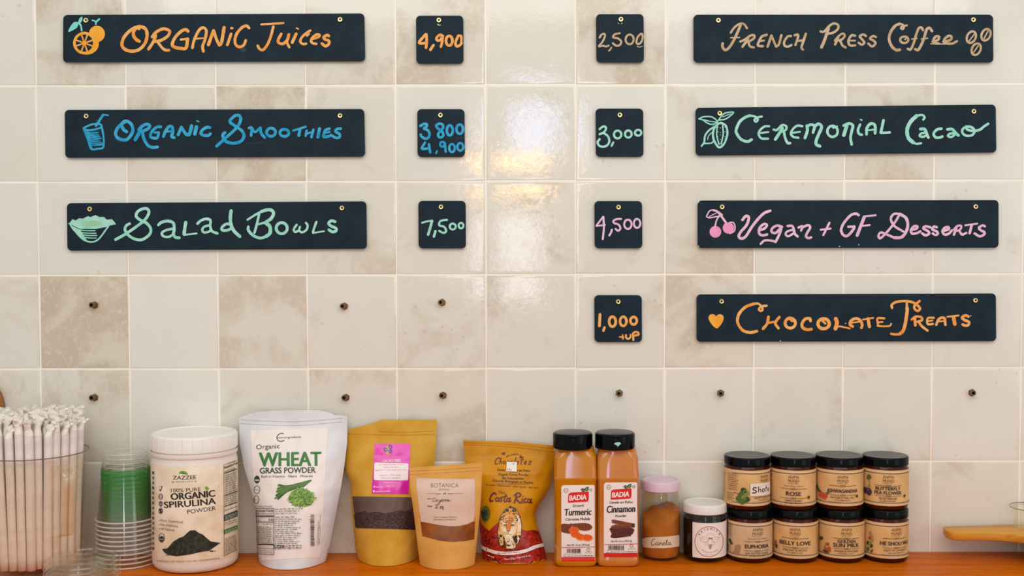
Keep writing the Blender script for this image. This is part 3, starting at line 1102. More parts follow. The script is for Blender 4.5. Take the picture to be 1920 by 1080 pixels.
for q in ((119, 114), (119, 610), (1704, 612), (1922, 592)):
    a.disc(WHITE_MARK, q[0], q[1], 6)  # first two dots stand for silver corner screws, the rest are chips
    a.mark('chip_or_screw_dot')
put(a, b, 'drawing', 'pair of cherries drawn in chalk')

b = board('menu_sign', [(1306, 552), (1867.3, 550.2), (1868, 639.7), (1306, 641)], [(1352.5, 565), (1828, 563)],
          'long black menu sign lettered Chocolate Treats in orange beside a drawn heart', 'sign', GS)
a = Art(1290, 535, 6)
M = CH_ORANGE
a.s(M, 33, '774,516 700,530 622,510 572,450 556,390 580,312 650,242 740,208'); a.s(M, 26, '740,208 790,207 828,240 838,275 815,288 797,266 830,236 884,230')
a.s(M, 32, '845,488 890,430 905,354'); a.s(M, 24, '890,426 990,406'); a.s(M, 30, '1028,357 1000,390 982,430 1018,483'); a.ring(M, 34, 1150, 425, 58, 56); a.s(M, 20, '1142,378 1168,402 1208,400'); a.s(M, 34, '1378,400 1368,374 1320,378 1282,430 1292,478 1340,498 1388,493')
a.ring(M, 36, 1525, 432, 64, 56); a.s(M, 24, '1500,388 1545,430'); a.s(M, 44, '1662,376 1674,420 1658,488'); a.s(M, 20, '1660,488 1700,462 1820,485')
a.at(1570, 535, 6)
a.s(M, 32, '172,463 142,440 152,400 200,374 250,388 278,440 270,478'); a.s(M, 18, '160,422 258,407'); a.s(M, 20, '287,385 403,366'); a.s(M, 36, '345,376 360,466'); a.s(M, 24, '528,371 452,373 456,440'); a.s(M, 20, '450,456 530,461 590,455 604,432'); a.s(M, 20, '470,415 508,412')
a.s(M, 28, '615,254 612,220 660,188 760,177 850,192 908,232 928,264 900,288 867,260 872,222 924,176'); a.s(M, 26, '780,198 782,250'); a.s(M, 38, '782,250 784,290 765,420 740,508 702,546'); a.s(M, 28, '702,548 650,552 604,545')
a.s(M, 26, '835,384 880,352 940,357 952,390 900,410'); a.s(M, 34, '870,372 876,448'); a.s(M, 28, '910,406 950,460 1013,509'); a.s(M, 24, '1085,365 1022,366 1008,400 1018,438 1075,434'); a.s(M, 18, '1010,404 1070,396'); a.s(M, 30, '1112,443 1132,390 1170,364 1205,374 1214,443'); a.s(M, 18, '1140,406 1208,400')
a.s(M, 20, '1237,354 1363,339'); a.s(M, 42, '1305,357 1320,436'); a.s(M, 31, '1473,352 1440,338 1402,362 1430,390 1478,412 1473,443 1440,453 1407,440')
put(a, b, 'lettering', 'orange chalk lettering')
a = Art(1290, 535, 6)
a.poly(CH_GOLD, '316,350 326,336 346,326 370,326 390,336 401,356 400,384 388,414 366,448 346,472 326,486 306,478 280,456 254,422 238,394 229,366 236,342 252,328 272,323 292,326 306,336')
a.mark('heart_drawing')
for q in ((1040, 625), (1772, 428), (3180, 342)):
    a.disc(WHITE_MARK, q[0], q[1], 6)
    a.mark('chip_or_screw_dot')
put(a, b, 'drawing', 'orange heart drawn in chalk')

# --- price tags
GT = 'square price boards on the tiled wall'


def price(box, screw, what, label):
    x0, y0, x1, y1 = box
    return board('price_tag', [(x0, y0), (x1, y0), (x1 + .6, y1), (x0 + .6, y1)], [screw], label, 'price tag', GT, 8)


b = price((780, 29.3, 868.6, 119.6), (823, 38.2), '', 'small black price board reading 4,900 in orange chalk')
a = Art(740, 10, 9)
a.s(CH_ORANGE, 46, '522,490 412,630 545,635'); a.s(CH_ORANGE, 46, '535,492 540,600 530,715'); a.s(CH_ORANGE, 44, '655,672 602,752'); a.s(CH_ORANGE, 44, '815,520 770,498 712,540 712,585 760,590 808,530'); a.s(CH_ORANGE, 44, '812,515 800,620 780,700')
a.ring(CH_ORANGE, 46, 920, 598, 54, 82); a.s(CH_ORANGE, 44, '1075,510 1028,620 1040,688 1090,680 1130,640'); a.s(CH_ORANGE, 40, '1075,510 1120,520 1125,600 1118,660'); a.s(WHITE_MARK, 12, '722,318 745,334 775,332')  # last white arc paints the screw's bright lower edge onto the board
put(a, b, 'lettering', 'orange chalk figures')

b = price((782.3, 204.6, 871, 294.3), (826, 216), '', 'small black price board with two blue prices, 3,800 over 4,900')
a = Art(740, 190, 9)
M = CH_BLUE
a.s(M, 44, '432,415 500,380 545,392 535,430 495,458 560,490 588,550 568,612 512,630 450,590 440,562'); a.s(M, 44, '760,375 705,402 722,450 798,510 822,570 790,606 745,598 735,550 782,490 818,440 806,392 760,375')
a.ring(M, 44, 930, 490, 50, 84); a.ring(M, 44, 1098, 470, 55, 78); a.mark('upper_price'); a.s(M, 40, '512,695 460,800 585,790'); a.s(M, 42, '578,725 600,865'); a.s(M, 32, '715,838 698,876'); a.ring(M, 38, 805, 725, 38, 40); a.s(M, 40, '845,700 862,850'); a.ring(M, 40, 968, 788, 46, 68); a.ring(M, 40, 1108, 768, 50, 64)
a.s(CH_GHOST, 10, '870,610 930,630 970,605'); a.s(CH_GHOST, 10, '1030,595 1090,635 1160,600')
put(a, b, 'lettering', 'blue chalk figures')

b = price((784.3, 376.6, 873, 465.8), (827, 388), '', 'small black price board reading 7,500 in mint green chalk')
a = Art(740, 365, 9)
M = CH_MINT
a.s(M, 30, '462,475 540,452 630,440'); a.s(M, 44, '630,442 600,560 565,675'); a.s(M, 42, '688,615 662,708'); a.s(M, 36, '882,425 830,430 765,452 755,518 830,540 868,600 848,640 800,638 752,610'); a.ring(M, 34, 980, 538, 50, 50); a.ring(M, 34, 1120, 522, 40, 46)
put(a, b, 'lettering', 'mint chalk figures')

b = price((1117.6, 26.6, 1206.8, 117.4), (1164, 36.6), '', 'small black price board reading 2,500 in tan chalk')
a = Art(1070, 10, 9)
M = CH_TAN
a.s(M, 32, '487,545 520,495 568,482 578,520 540,610 475,690 540,682 600,694 642,678'); a.s(M, 26, '685,712 670,745 645,766'); a.s(M, 34, '830,470 742,492 718,540 800,560 852,610 830,668 770,682 712,640'); a.ring(M, 34, 995, 575, 68, 82, 0.1); a.s(M, 34, '1185,480 1135,530 1108,620 1142,655 1190,620 1215,540 1205,480')
a.s(WHITE_MARK, 9, '1120,695 1165,705 1210,690'); a.s(WHITE_MARK, 8, '800,296 812,312'); a.s(WHITE_MARK, 8, '872,292 850,314')
put(a, b, 'lettering', 'tan chalk figures')

b = price((1116.6, 203.6, 1206, 294), (1162, 215.8), '', 'small black price board reading 3,000 in mint green chalk')
a = Art(1070, 190, 9)
M = CH_MINT
a.s(M, 36, '487,470 540,428 588,432 594,470 560,522 487,556'); a.s(M, 38, '560,535 628,590 652,670 620,738 550,766 482,748 455,690 488,638'); a.s(M, 34, '720,692 690,752'); a.ring(M, 36, 792, 560, 62, 66); a.ring(M, 36, 972, 552, 56, 60); a.ring(M, 36, 1138, 530, 54, 48); a.disc(CH_GHOST, 640, 896, 12)
put(a, b, 'lettering', 'mint chalk figures')

b = price((1114.4, 377, 1203.8, 465.6), (1159.5, 388.5), '', 'small black price board reading 4,500 in pink chalk')
a = Art(1070, 365, 9)
M = CH_PINK
a.s(M, 28, '550,370 432,525'); a.s(M, 28, '432,528 580,510'); a.s(M, 34, '550,372 560,560 542,752'); a.s(M, 34, '695,592 680,640 652,688'); a.s(M, 34, '850,410 780,412 722,442 735,480 800,500 836,550 826,596 790,606 757,577'); a.ring(M, 34, 965, 500, 62, 78); a.ring(M, 34, 1120, 485, 54, 76)
put(a, b, 'lettering', 'pink chalk figures')

b = price((1114.2, 553.4, 1203.2, 641.6), (1159, 565.5), '', 'small black price board reading 1,000 +up in orange chalk')
a = Art(1070, 540, 9)
M = CH_ORANGE
a.s(M, 48, '495,445 490,540 485,640'); a.s(M, 42, '572,664 552,722'); a.ring(M, 46, 705, 568, 56, 84); a.ring(M, 44, 887, 562, 54, 78); a.ring(M, 44, 1062, 552, 54, 64)
a.s(M, 26, '825,826 892,830'); a.s(M, 28, '875,795 882,858'); a.s(M, 32, '932,792 937,840 970,858 1008,832 1010,790'); a.s(M, 36, '1050,765 1058,876'); a.s(M, 34, '1050,770 1090,742 1140,754 1144,790 1100,798 1060,812')
put(a, b, 'lettering', 'orange chalk figures')

# ------------------------------------------------------------------ bare screw anchors left in the wall
bolts = [(178, 572, 'below the mint green salad sign, left end'), (646, 574, 'below the mint green salad sign, right end'),
         (829, 567, 'directly below the 7,500 price board'), (178, 745, 'lowest row, above the paper straws and clear cups'),
         (649, 745, 'lowest row, above the gap between white and kraft pouches'), (831, 741, 'lowest row, just above the tan kraft pouch top'),
         (1161, 737, 'lowest row, below the 1,000 price board'), (1351, 737, 'lowest row, left end below the heart sign'),
         (1822, 736, 'lowest row, right end below the heart sign')]
proto = None
for i, (px, py, where) in enumerate(bolts):
    c = P(px, py, 0.0)
    if proto is None:
        proto = empty('screw_anchor', (c.x, 0, c.z), '', 'screw anchor', 'bare brass anchors in the tiles')
        V, Fc = [], []
        n = 6
        for (r, y) in ((.0072, .003), (.0072, -.0022), (.0062, -.003), (.0045, -.003)):   # hexagon nut against the tile
            for k in range(n):
                t = 2 * math.pi * k / n + 0.4
                V.append((c.x + r * math.cos(t), y, c.z + r * math.sin(t)))
        for l in range(3):
            for k in range(n):
                k2 = (k + 1) % n
                Fc.append((l * n + k, l * n + k2, (l + 1) * n + k2, (l + 1) * n + k))
        mk('nut', V, Fc, AGED, proto, False)
        V, Fc, fm = [], [], []
        n = 20
        for (r, y) in ((.0052, -.0025), (.0054, -.012), (.0048, -.0128), (.0030, -.0128), (.0027, -.006), (.0001, -.006)):
            for k in range(n):
                t = 2 * math.pi * k / n
                V.append((c.x + r * math.cos(t) + y * 0.16, y, c.z + r * math.sin(t) - y * 0.05))
        for l in range(5):
            for k in range(n):
                k2 = (k + 1) % n
                Fc.append((l * n + k, l * n + k2, (l + 1) * n + k2, (l + 1) * n + k))
                fm.append(1 if l >= 3 else 0)
        mk('sleeve', V, Fc, None, proto, True, mats=[AGED, SOCKET], fm=fm, sharp=40)
        proto['label'] = 'bare brass anchor in the tiles, ' + where
    else:
        dup(proto, (c.x, 0, c.z), 'bare brass anchor in the tiles, ' + where)

# ------------------------------------------------------------------ print colours shared by the packets
INK = mat('black_ink', (30, 26, 26), 0.5)
INK_SOFT = mat('grey_ink', (96, 86, 78), 0.6)
INK_FAINT = mat('faint_ink', (150, 136, 120), 0.6)
PAPER = mat('white_paper', (238, 230, 224), 0.45)
WHITE_INK = mat('white_ink', (244, 238, 234), 0.5)
RED_INK = mat('red_ink', (214, 26, 22), 0.4)
LEAF_INK = mat('leaf_green_ink', (40, 110, 48), 0.45)
LIME_INK = mat('lime_green_ink', (120, 170, 44), 0.45)


def front_root(name, px, y, label, cat, group=None):
    """thing standing on the worktop: empty at the base, pixel column px at distance y"""
    q = P(px, 1040, y)
    return empty(name, (q.x, y, ZC), label, cat, group)


def zat(py, y, px=960):
    return P(px, py, y).z


# ------------------------------------------------------------------ stand-up pouches
def pouch(root, name, rows, top, ys, tf, tb, m, seed=0, wr=0.0016, nu=44, nv=56, bottom_sag=0.0, e=2.3):
    """rows [(y,xl,xr)] top to bottom in pixels at the side seams; top [(x,y)] outline of the upper edge;
    ys/tf/tb tables over v (0 base, 1 top): seam distance, front and back bulge in metres"""
    yb, yt = rows[-1][0], rows[0][0]
    tl = [(r[0], r[1]) for r in rows]
    tr = [(r[0], r[2]) for r in rows]
    zb = P((rows[-1][1] + rows[-1][2]) / 2, yb, interp(ys, 0)).z
    V, idx_f, idx_b = [], [], []
    for j in range(nv + 1):
        v = j / nv
        py = yb + (yt - yb) * v
        y0 = interp(ys, v)
        xl, xr = interp(tl, py), interp(tr, py)
        rf, rb = [], []
        for i in range(nu + 1):
            u = i / nu
            px = xl + (xr - xl) * u
            pyy = py
            if v > 0.8:
                k = ((v - 0.8) / 0.2) ** 2
                pyy = py + (interp(top, px) - yt) * k
            p = P(px, pyy, y0)
            p.z = ZC + 0.0008 + (p.z - zb) * (1 if v > 0.3 else 1)
            s = max(0.0, 1 - abs(2 * u - 1) ** e) ** 0.85
            nz = noise.noise(Vector((px * 0.022, py * 0.016, seed * 7.7))) + 0.5 * noise.noise(Vector((px * 0.055, py * 0.05, seed * 3.3))) + 0.35 * noise.noise(Vector((px * 0.12 + py * 0.06, py * 0.02, seed * 5.3)))
            t1 = interp(tf, v) * s + wr * nz * min(1, s * 3) * min(1, v * 8)
            t2 = interp(tb, v) * s
            yfront = min(y0 - max(t1, 0.0004 if 0 < i < nu else 0), y0)
            zz = max(p.z, ZC + 0.0008)
            rf.append(len(V))
            V.append(Vector((p.x, yfront, zz)))
            if i in (0, nu):
                rb.append(rf[-1])
            else:
                rb.append(len(V))
                V.append(Vector((p.x, min(y0 + max(t2, 0.0003), -0.0015), zz)))
        idx_f.append(rf)
        idx_b.append(rb)
    Fc = []
    for j in range(nv):
        for i in range(nu):
            a, b, c, d = idx_f[j][i], idx_f[j][i + 1], idx_f[j + 1][i + 1], idx_f[j + 1][i]
            Fc.append((a, b, c, d))
            a, b, c, d = idx_b[j][i], idx_b[j][i + 1], idx_b[j + 1][i + 1], idx_b[j + 1][i]
            q = [d, c, b, a]
            q = [k for n_, k in enumerate(q) if k not in q[:n_]]
            if len(q) > 2: Fc.append(tuple(q))
    Fc.append(tuple(idx_b[0]) + tuple(idx_f[0][::-1][1:-1]))
    Fc.append(tuple(idx_f[nv]) + tuple(idx_b[nv][::-1][1:-1]))
    return mk(name, V, Fc, m, root, True, sharp=50)


# --- white pouch of wheat grass powder
WHITE_FOIL = noisy('white_foil', (212, 213, 217), (226, 226, 229), 18, rough=0.32, bump=0.25, bscale=34, spec=0.5)
r_wheat = front_root('powder_pouch', 548, -0.07, 'tall white pouch with big green WHEAT lettering and a picture of cut grass', 'pouch')
rows = [(771, 448.5, 651), (823, 449, 651), (872, 458, 645), (909, 469, 639), (945, 479, 632), (1000, 483.5, 621.5), (1030, 484, 615), (1046, 486, 611)]
top = [(448, 778), (466, 770), (483, 765.5), (520, 763.5), (593, 762.5), (618, 767), (626, 771), (651, 774)]
bag = pouch(r_wheat, 'bag', rows, top, [(0, -.062), (.5, -.046), (1, -.022)], [(0, .056), (.15, .052), (.45, .038), (.72, .020), (.86, .007), (.93, .0018), (1, .0012)],
            [(0, .040), (.4, .028), (.8, .012), (1, .001)], WHITE_FOIL, 1, 0.0032)
a = Art(440, 750, 3.273)
a.quad(PAPER, (97, 187), (573, 172), (522, 965), (150, 985), 24, 24)
a.lay('label', [bag], r_wheat, 0.0004, maxlen=6)
lab = r_wheat.children[-1]
a = Art(440, 750, 3.273)
DKG = mat('dark_green_ink', (38, 62, 44), 0.45)
WHG = mat('wheat_green_ink', (44, 122, 44), 0.45)
a.s(DKG, 5, '300,208 284,205 264,218 259,235 268,250 286,255 304,248')
a.text(DKG, 'microingredients', 262, 238, 408, 233, 13)
a.text(INK, 'Organic', 134, 303, 277, 297, 29, 0.0)
a.text(WHG, 'WHEAT', 150, 408, 534, 403, 86, 0.035)
a.text(DKG, 'GRASS POWDER', 156, 451, 498, 447, 35, 0.025)
a.text(INK, 'Rich in Vitamins   Fibers   Minerals', 165, 477, 478, 474, 14)
a.disc(DKG, 139, 488, 17, 24); a.rect(WHITE_INK, 127, 488, 151, 496); a.ring(DKG, 3, 139, 550, 17, 24); a.ring(DKG, 3, 136, 610, 15, 24); a.dashes(DKG, 128, 552, 150, 552, 4, 1, word=(4, 8), gap=3); a.dashes(DKG, 127, 612, 146, 612, 4, 2, word=(4, 8), gap=3)
rnd = random.Random(8)
greens = [mat('blade_green', (70, 118, 44), 0.5), mat('blade_dark_green', (40, 84, 36), 0.5), mat('blade_light_green', (116, 160, 62), 0.5)]
for k in range(26):
    t = k / 25
    x0, y0 = 250 + rnd.uniform(-4, 26), 520 + t * 88
    a.s(greens[k % 3], rnd.uniform(5, 9), [(x0 + 20 * (1 - t), y0), (330, 540 + t * 30 - 12), (468 - 40 * t, 494 + t * 34)])
a.disc(greens[2], 412, 598, 74, 52); a.disc(greens[2], 412, 632, 62, 24)
for k in range(150):
    t, q = rnd.uniform(0, 6.28), math.sqrt(rnd.random())
    x, y = 412 + 78 * q * math.cos(t), 598 + 56 * q * math.sin(t)
    d = rnd.uniform(0, 3.14)
    a.s([greens[2], mat('bright_grass', (168, 200, 84), 0.5), greens[0], mat('mid_grass', (132, 172, 66), 0.5)][k % 4], 5, [(x - 11 * math.cos(d), y - 9 * math.sin(d)), (x, y + 2), (x + 11 * math.cos(d), y + 9 * math.sin(d))])
a.text(INK_SOFT, '1lb (454 g) Powder', 132, 657, 236, 656, 11)
a.s(INK, 3, [(141, 664), (141, 664), (245, 666), (245, 666), (246, 948), (246, 948), (152, 944), (152, 944), (141, 664)])
a.text(INK, 'trition Facts', 143, 687, 242, 686, 17, 0.02)
for y, w in ((712, 7), (748, 4), (884, 7), (908, 3)):
    a.s(INK, w, [(142, y), (244, y + 2)])
a.dashes(INK_SOFT, 144, 700, 240, 702, 6, 3, word=(8, 24), gap=4); a.text(INK, '10', 217, 743, 243, 743, 15, 0.02); a.text(INK, 'ries', 145, 742, 165, 742, 11)
a.dashes(INK_SOFT, 180, 764, 242, 766, 6, 4, word=(8, 20), gap=4)
for k in range(9):
    y = 778 + k * 11.5
    a.dashes(INK_SOFT, 146, y, 232, y + 4, 5, 20 + k, word=(8, 24), gap=4); a.s(INK_SOFT, 1.4, [(146, y + 3), (242, y + 6)])
for k in range(4):
    a.dashes(INK_SOFT, 152, 921 + k * 8, 240, 923 + k * 8, 4, 40 + k, word=(6, 20), gap=4)
for k, y in enumerate((672, 686, 700, 722, 735, 748, 761, 774, 787, 800, 812, 822, 836, 848, 860, 872, 884)):
    b_ = k in (0, 3, 5, 7, 8, 9, 11)
    a.dashes(INK_SOFT if not b_ else DKG, 252, y, 420 - (k * 17 % 60), y - 2, 6, 60 + k, word=(8, 34), gap=5)
a.rect(INK, 248, 891, 310, 903); a.dashes(WHITE_INK, 252, 900, 306, 900, 6, 9, word=(10, 20), gap=4); a.dashes(INK, 315, 898, 412, 894, 7, 10, word=(10, 26), gap=5); a.dashes(INK, 250, 912, 408, 908, 7, 11, word=(10, 30), gap=4)
a.barcode(INK, 462, 702, 484, 893, 5, True)
a.dashes(INK_SOFT, 494, 890, 497, 760, 4, 12, word=(8, 20), gap=4); a.s(INK_SOFT, 2.5, '502,886 509,740'); a.s(INK_SOFT, 2, '513,884 520,700')
a.lay('print', [bag], lab, 0.0010, maxlen=6)
# zip ridge
a = Art(440, 750, 3.273)
ZIP_W = mat('zip_shadow_white', (204, 206, 211), 0.35)
V = []
pts = [(40, 118), (150, 124), (300, 130), (450, 126), (660, 108)]


def ridge(root, name, target, ox, oy, sc, pts, r, m):
    """raised press-to-close ridge across a pouch"""
    off = root_loc(target)
    bv = BVHTree.FromPolygons([v.co + off for v in target.data.vertices], [list(p.vertices) for p in target.data.polygons])
    out = []
    for c in catmull(pts, 12):
        d = ray(ox + c.x / sc, oy + c.y / sc).normalized()
        h, nn, i_, dd = bv.ray_cast(EYE, d)
        if h is not None: out.append(h)
    V, Fc = tube_geo(out, r, 8)
    return mk(name, V, Fc, m, root)


ridge(r_wheat, 'zip_ridge', bag, 440, 750, 3.273, pts, 0.0012, WHITE_FOIL)
ridge(r_wheat, 'zip_ridge', bag, 440, 750, 3.273, [(x, y + 24) for x, y in pts[0:]], 0.0012, WHITE_FOIL)

# --- kraft pouch of cacao nibs
KRAFT = noisy('kraft_paper', (202, 150, 44), (216, 168, 66), 22, rough=0.6, bump=0.12, bscale=160, spec=0.15)
KRAFT_LT = noisy('light_kraft_paper', (216, 162, 78), (226, 178, 98), 22, rough=0.6, bump=0.15, bscale=160, spec=0.15)
r_cacao = front_root('nibs_pouch', 728, -0.05, 'large mustard kraft pouch with a bright pink label above a dark window', 'pouch')
rows = [(785, 653.5, 819.5), (827, 651.5, 817.5), (862, 647, 815), (880, 649, 812), (905, 658.6, 808), (931, 657.5, 802), (988, 663, 793), (1028, 667, 787), (1040, 669.5, 785.5)]
top = [(653, 801), (680, 795), (709, 786), (713, 783), (760, 783), (819, 783)]
bag = pouch(r_cacao, 'bag', rows, top, [(0, -.034), (.5, -.030), (1, -.016)], [(0, .062), (.12, .058), (.45, .042), (.75, .020), (.88, .004), (1, .0012)],
            [(0, .028), (.4, .022), (.8, .010), (1, .001)], KRAFT, 2, 0.0026)
a = Art(640, 770, 3.486)
NIB = noisy('cacao_nibs', (44, 26, 22), (92, 64, 58), 300, rough=0.45, bump=0.9, bscale=260, spec=0.4, lo=0.40, hi=0.72)
HAZE = noisy('hazy_window', (104, 84, 78), (86, 66, 60), 14, rough=0.35, spec=0.4)
a.quad(HAZE, (72, 560), (560, 568), (556, 780), (96, 768), 30, 14)
a.lay('window', [bag], r_cacao, 0.0004, maxlen=5, snap=True)['label'] = 'clear window hazed with cocoa dust'
win = r_cacao.children[-1]
a = Art(640, 770, 3.486)
a.poly(NIB, [(84, 680), (110, 664), (150, 655), (180, 668), (230, 660), (280, 672), (330, 664), (380, 650), (430, 655), (470, 644), (558, 640), (556, 779), (96, 767)])
a.lay('cacao_nibs', [bag], win, 0.0008, maxlen=5, snap=True)
a = Art(640, 770, 3.486)
PINKL = mat('hot_pink_label', (222, 20, 172), 0.25, coat=0.3)
a.quad(PINKL, (218, 215), (453, 216), (439, 545), (199, 543), 14, 18)
o = a.lay('label', [bag], r_cacao, 0.0006, maxlen=5)
o['label'] = 'bright pink glossy label'
a = Art(640, 770, 3.486)
a.poly(WHITE_INK, '222,340 434,345 438,352 436,448 430,456 222,455 214,448 216,348')
GOLD = mat('gold_ink', (222, 160, 60), 0.4); PURP = mat('violet_ink', (96, 60, 160), 0.4)
a.poly(GOLD, '300,222 316,244 314,270 304,300 292,276 286,250'); a.ring(PURP, 6, 320, 238, 10, 10); a.ring(PURP, 6, 322, 266, 8, 9); a.ring(PURP, 6, 290, 256, 9, 10); a.disc(mat('teal_ink', (90, 160, 190), 0.4), 306, 262, 6, 9)
a.text(WHITE_INK, 'CACAO NIBS', 268, 337, 388, 334, 17, 0.02)
a.text(PINKL, 'Ingredientes: Semillas de cacao', 250, 357, 402, 356, 9); a.text(PINKL, 'orgánicas sin azúcar', 274, 374, 380, 373, 9); a.text(PINKL, 'Ingredients: Crushed shelled cacao beans', 224, 393, 426, 391, 9)
a.text(PINKL, 'Ingredientes 100% naturales', 252, 427, 390, 425, 9); a.text(PINKL, '100% Natural Ingredients', 262, 445, 386, 443, 9)
a.text(WHITE_INK, 'Contenido / net wt', 276, 476, 366, 474, 9); a.text(WHITE_INK, '150 gr / 5 oz', 294, 497, 350, 496, 9)
a.disc(WHITE_INK, 217, 497, 5, 6); a.disc(WHITE_INK, 215, 528, 6, 7); a.dashes(WHITE_INK, 226, 502, 270, 501, 7, 5, word=(14, 30), gap=3); a.text(WHITE_INK, 'cacaonibs', 226, 533, 322, 530, 9)
a.lay('print', [bag], o, 0.0011, maxlen=6)
ridge(r_cacao, 'zip_ridge', bag, 640, 770, 3.486, [(46, 150), (200, 152), (400, 158), (610, 150)], 0.0010, KRAFT)
ridge(r_cacao, 'zip_ridge', bag, 640, 770, 3.486, [(250, 134), (400, 138), (600, 130)], 0.0010, KRAFT)

# --- small kraft pouch of cayenne standing in front
r_bot = front_root('spice_pouch', 838, -0.09, 'small tan kraft pouch with a pale paper label and handwriting, in front of larger bags', 'pouch')
rows = [(869, 767.5, 904), (914, 769.6, 902.7), (961, 776, 899.5), (1003, 781, 895), (1030, 784, 892), (1055, 788, 889.5)]
top = [(767, 873.4), (835, 869), (904, 863.8)]
bag = pouch(r_bot, 'bag', rows, top, [(0, -.086), (.5, -.090), (1, -.098)], [(0, .034), (.15, .032), (.45, .025), (.75, .014), (.86, .004), (1, .001)],
            [(0, .024), (.4, .020), (.8, .010), (1, .001)], KRAFT_LT, 3, 0.0017)
a = Art(760, 850, 4.694)
CAYW = noisy('cayenne_window', (120, 62, 22), (158, 92, 36), 26, rough=0.18, spec=0.5, coat=0.4)
a.poly(CAYW, '124,520 142,600 610,600 616,540 606,756 520,772 420,780 300,768 200,742 150,728', False)
o = a.lay('window', [bag], r_bot, 0.0004, maxlen=6)
o['label'] = 'clear window over red-brown powder'
a = Art(760, 850, 4.694)
PAPR = noisy('pale_label_paper', (214, 186, 166), (224, 198, 180), 14, rough=0.5)
a.poly(PAPR, '90,214 300,222 610,225 612,420 606,560 590,600 545,622 480,638 400,642 300,630 138,600')
o = a.lay('label', [bag], r_bot, 0.0008, maxlen=6)
o['label'] = 'pale creased paper label'
a = Art(760, 850, 4.694)
a.text(INK_SOFT, 'BOTANICA', 226, 300, 468, 300, 37, -0.012); a.text(INK_SOFT, 'GIDCHAL', 293, 327, 391, 327, 16, -0.008)
a.s(INK_SOFT, 2.2, '190,352 310,356'); a.s(INK_SOFT, 2.2, '376,356 500,352'); a.s(INK_SOFT, 5, '270,356 312,356'); a.s(INK_SOFT, 5, '376,356 420,355'); a.s(INK, 5, '336,362 344,350 352,358 358,348')
a.text(INK_SOFT, 'Item:', 196, 404, 232, 402, 13, 0.02)
for w_ in ('266,396 254,392 242,404 244,420 256,424 266,418', '284,408 274,406 268,414 272,422 282,418 284,408 284,420 290,422', '296,406 298,418 308,416 312,406 306,430 296,450 286,446 300,430 316,418',
           '318,416 328,412 328,405 320,406 318,416 324,422 334,418', '338,406 338,421 340,410 348,406 350,420', '356,406 356,421 358,410 366,406 368,420', '374,416 384,411 382,405 375,407 374,416 382,421 402,414'):
    a.s(INK, 3.4, w_)
a.text(INK_SOFT, 'Weight:', 194, 470, 240, 468, 13, 0.02); a.s(INK, 4, '266,458 278,450 284,460 266,478 270,482 288,478'); a.s(INK, 4, '310,468 304,478 312,486 320,476 312,466 324,468 334,466 326,478 338,480 334,494 326,488')
a.text(INK_SOFT, '· Clean | Artisanal | Botanical', 240, 566, 450, 564, 11); a.text(INK_SOFT, 'BOTANICALS FOR HEALTH', 250, 589, 444, 588, 11)
a.lay('print', [bag], o, 0.0012, maxlen=6)
CREASE = [(100, 278), (205, 282)], [(205, 282), (240, 345), (232, 352)], [(112, 348), (200, 352)]
ridge(r_bot, 'zip_ridge', bag, 760, 850, 4.694, [(45, 152), (300, 140), (668, 116)], 0.0009, KRAFT_LT)
ridge(r_bot, 'zip_ridge', bag, 760, 850, 4.694, [(48, 182), (300, 168), (668, 146)], 0.0009, KRAFT_LT)

# --- golden pouch of cocoa powder
GOLDP = noisy('golden_pouch', (196, 130, 2), (214, 150, 10), 20, rough=0.36, bump=0.2, bscale=40, spec=0.25)
r_choc = front_root('cocoa_pouch', 962, -0.05, 'golden yellow pouch with a big cat picture over a red base', 'pouch')
rows = [(827, 868, 1038.5), (855, 871, 1038.5), (885, 874, 1036), (910, 880, 1032), (932, 890, 1019), (948, 895, 1009), (962, 897, 1004), (985, 899, 1008), (1022, 902, 1020), (1046, 906, 1025)]
top = [(868, 823.5), (905, 825), (955, 826), (990, 829), (1038, 833)]
bag = pouch(r_choc, 'bag', rows, top, [(0, -.050), (.5, -.034), (1, -.016)], [(0, .036), (.15, .040), (.45, .034), (.75, .022), (.88, .004), (1, .0012)],
            [(0, .030), (.4, .024), (.8, .010), (1, .001)], GOLDP, 4, 0.0030)
a = Art(860, 810, 4)
REDB = noisy('red_bean_print', (120, 18, 14), (196, 44, 26), 160, rough=0.35, detail=5, dist=1.5)
MAR = mat('maroon_ink', (104, 28, 34), 0.45)
a.poly(REDB, '150,660 180,700 230,742 262,706 298,680 330,705 470,728 510,742 560,734 600,742 630,830 662,952 640,1000 150,1000')
rnd = random.Random(5)
RB = [mat('bright_red_ink', (214, 52, 30), 0.4), mat('deep_red_ink', (84, 10, 14), 0.4)]
for k in range(70):
    x, y = rnd.uniform(195, 610), rnd.uniform(750, 955)
    d = rnd.uniform(0, 3.14)
    a.s(RB[k % 2], rnd.uniform(4, 9), [(x, y), (x + 16 * math.cos(d), y + 16 * math.sin(d)), (x + 30 * math.cos(d + .3), y + 26 * math.sin(d + .3))])
a.s(WHITE_INK, 25, '164,856 220,882 300,905 400,908 500,890 570,862 634,846')
a.disc(mat('olive_ink', (96, 104, 30), 0.45), 205, 612, 34, 60); a.disc(DKG, 200, 620, 22, 44); a.disc(INK, 186, 606, 14, 24)
o = a.lay('front_print', [bag], r_choc, 0.0005, maxlen=4, snap=True)
a = Art(860, 810, 4)
a.text(MAR, 'BRUNKA', 358, 192, 452, 172, 13, 0.02, bow=-6); a.poly(MAR, '322,155 354,153 346,164 342,178 334,166 324,172'); a.poly(MAR, '456,178 470,174 474,186 490,184 478,198 458,196')
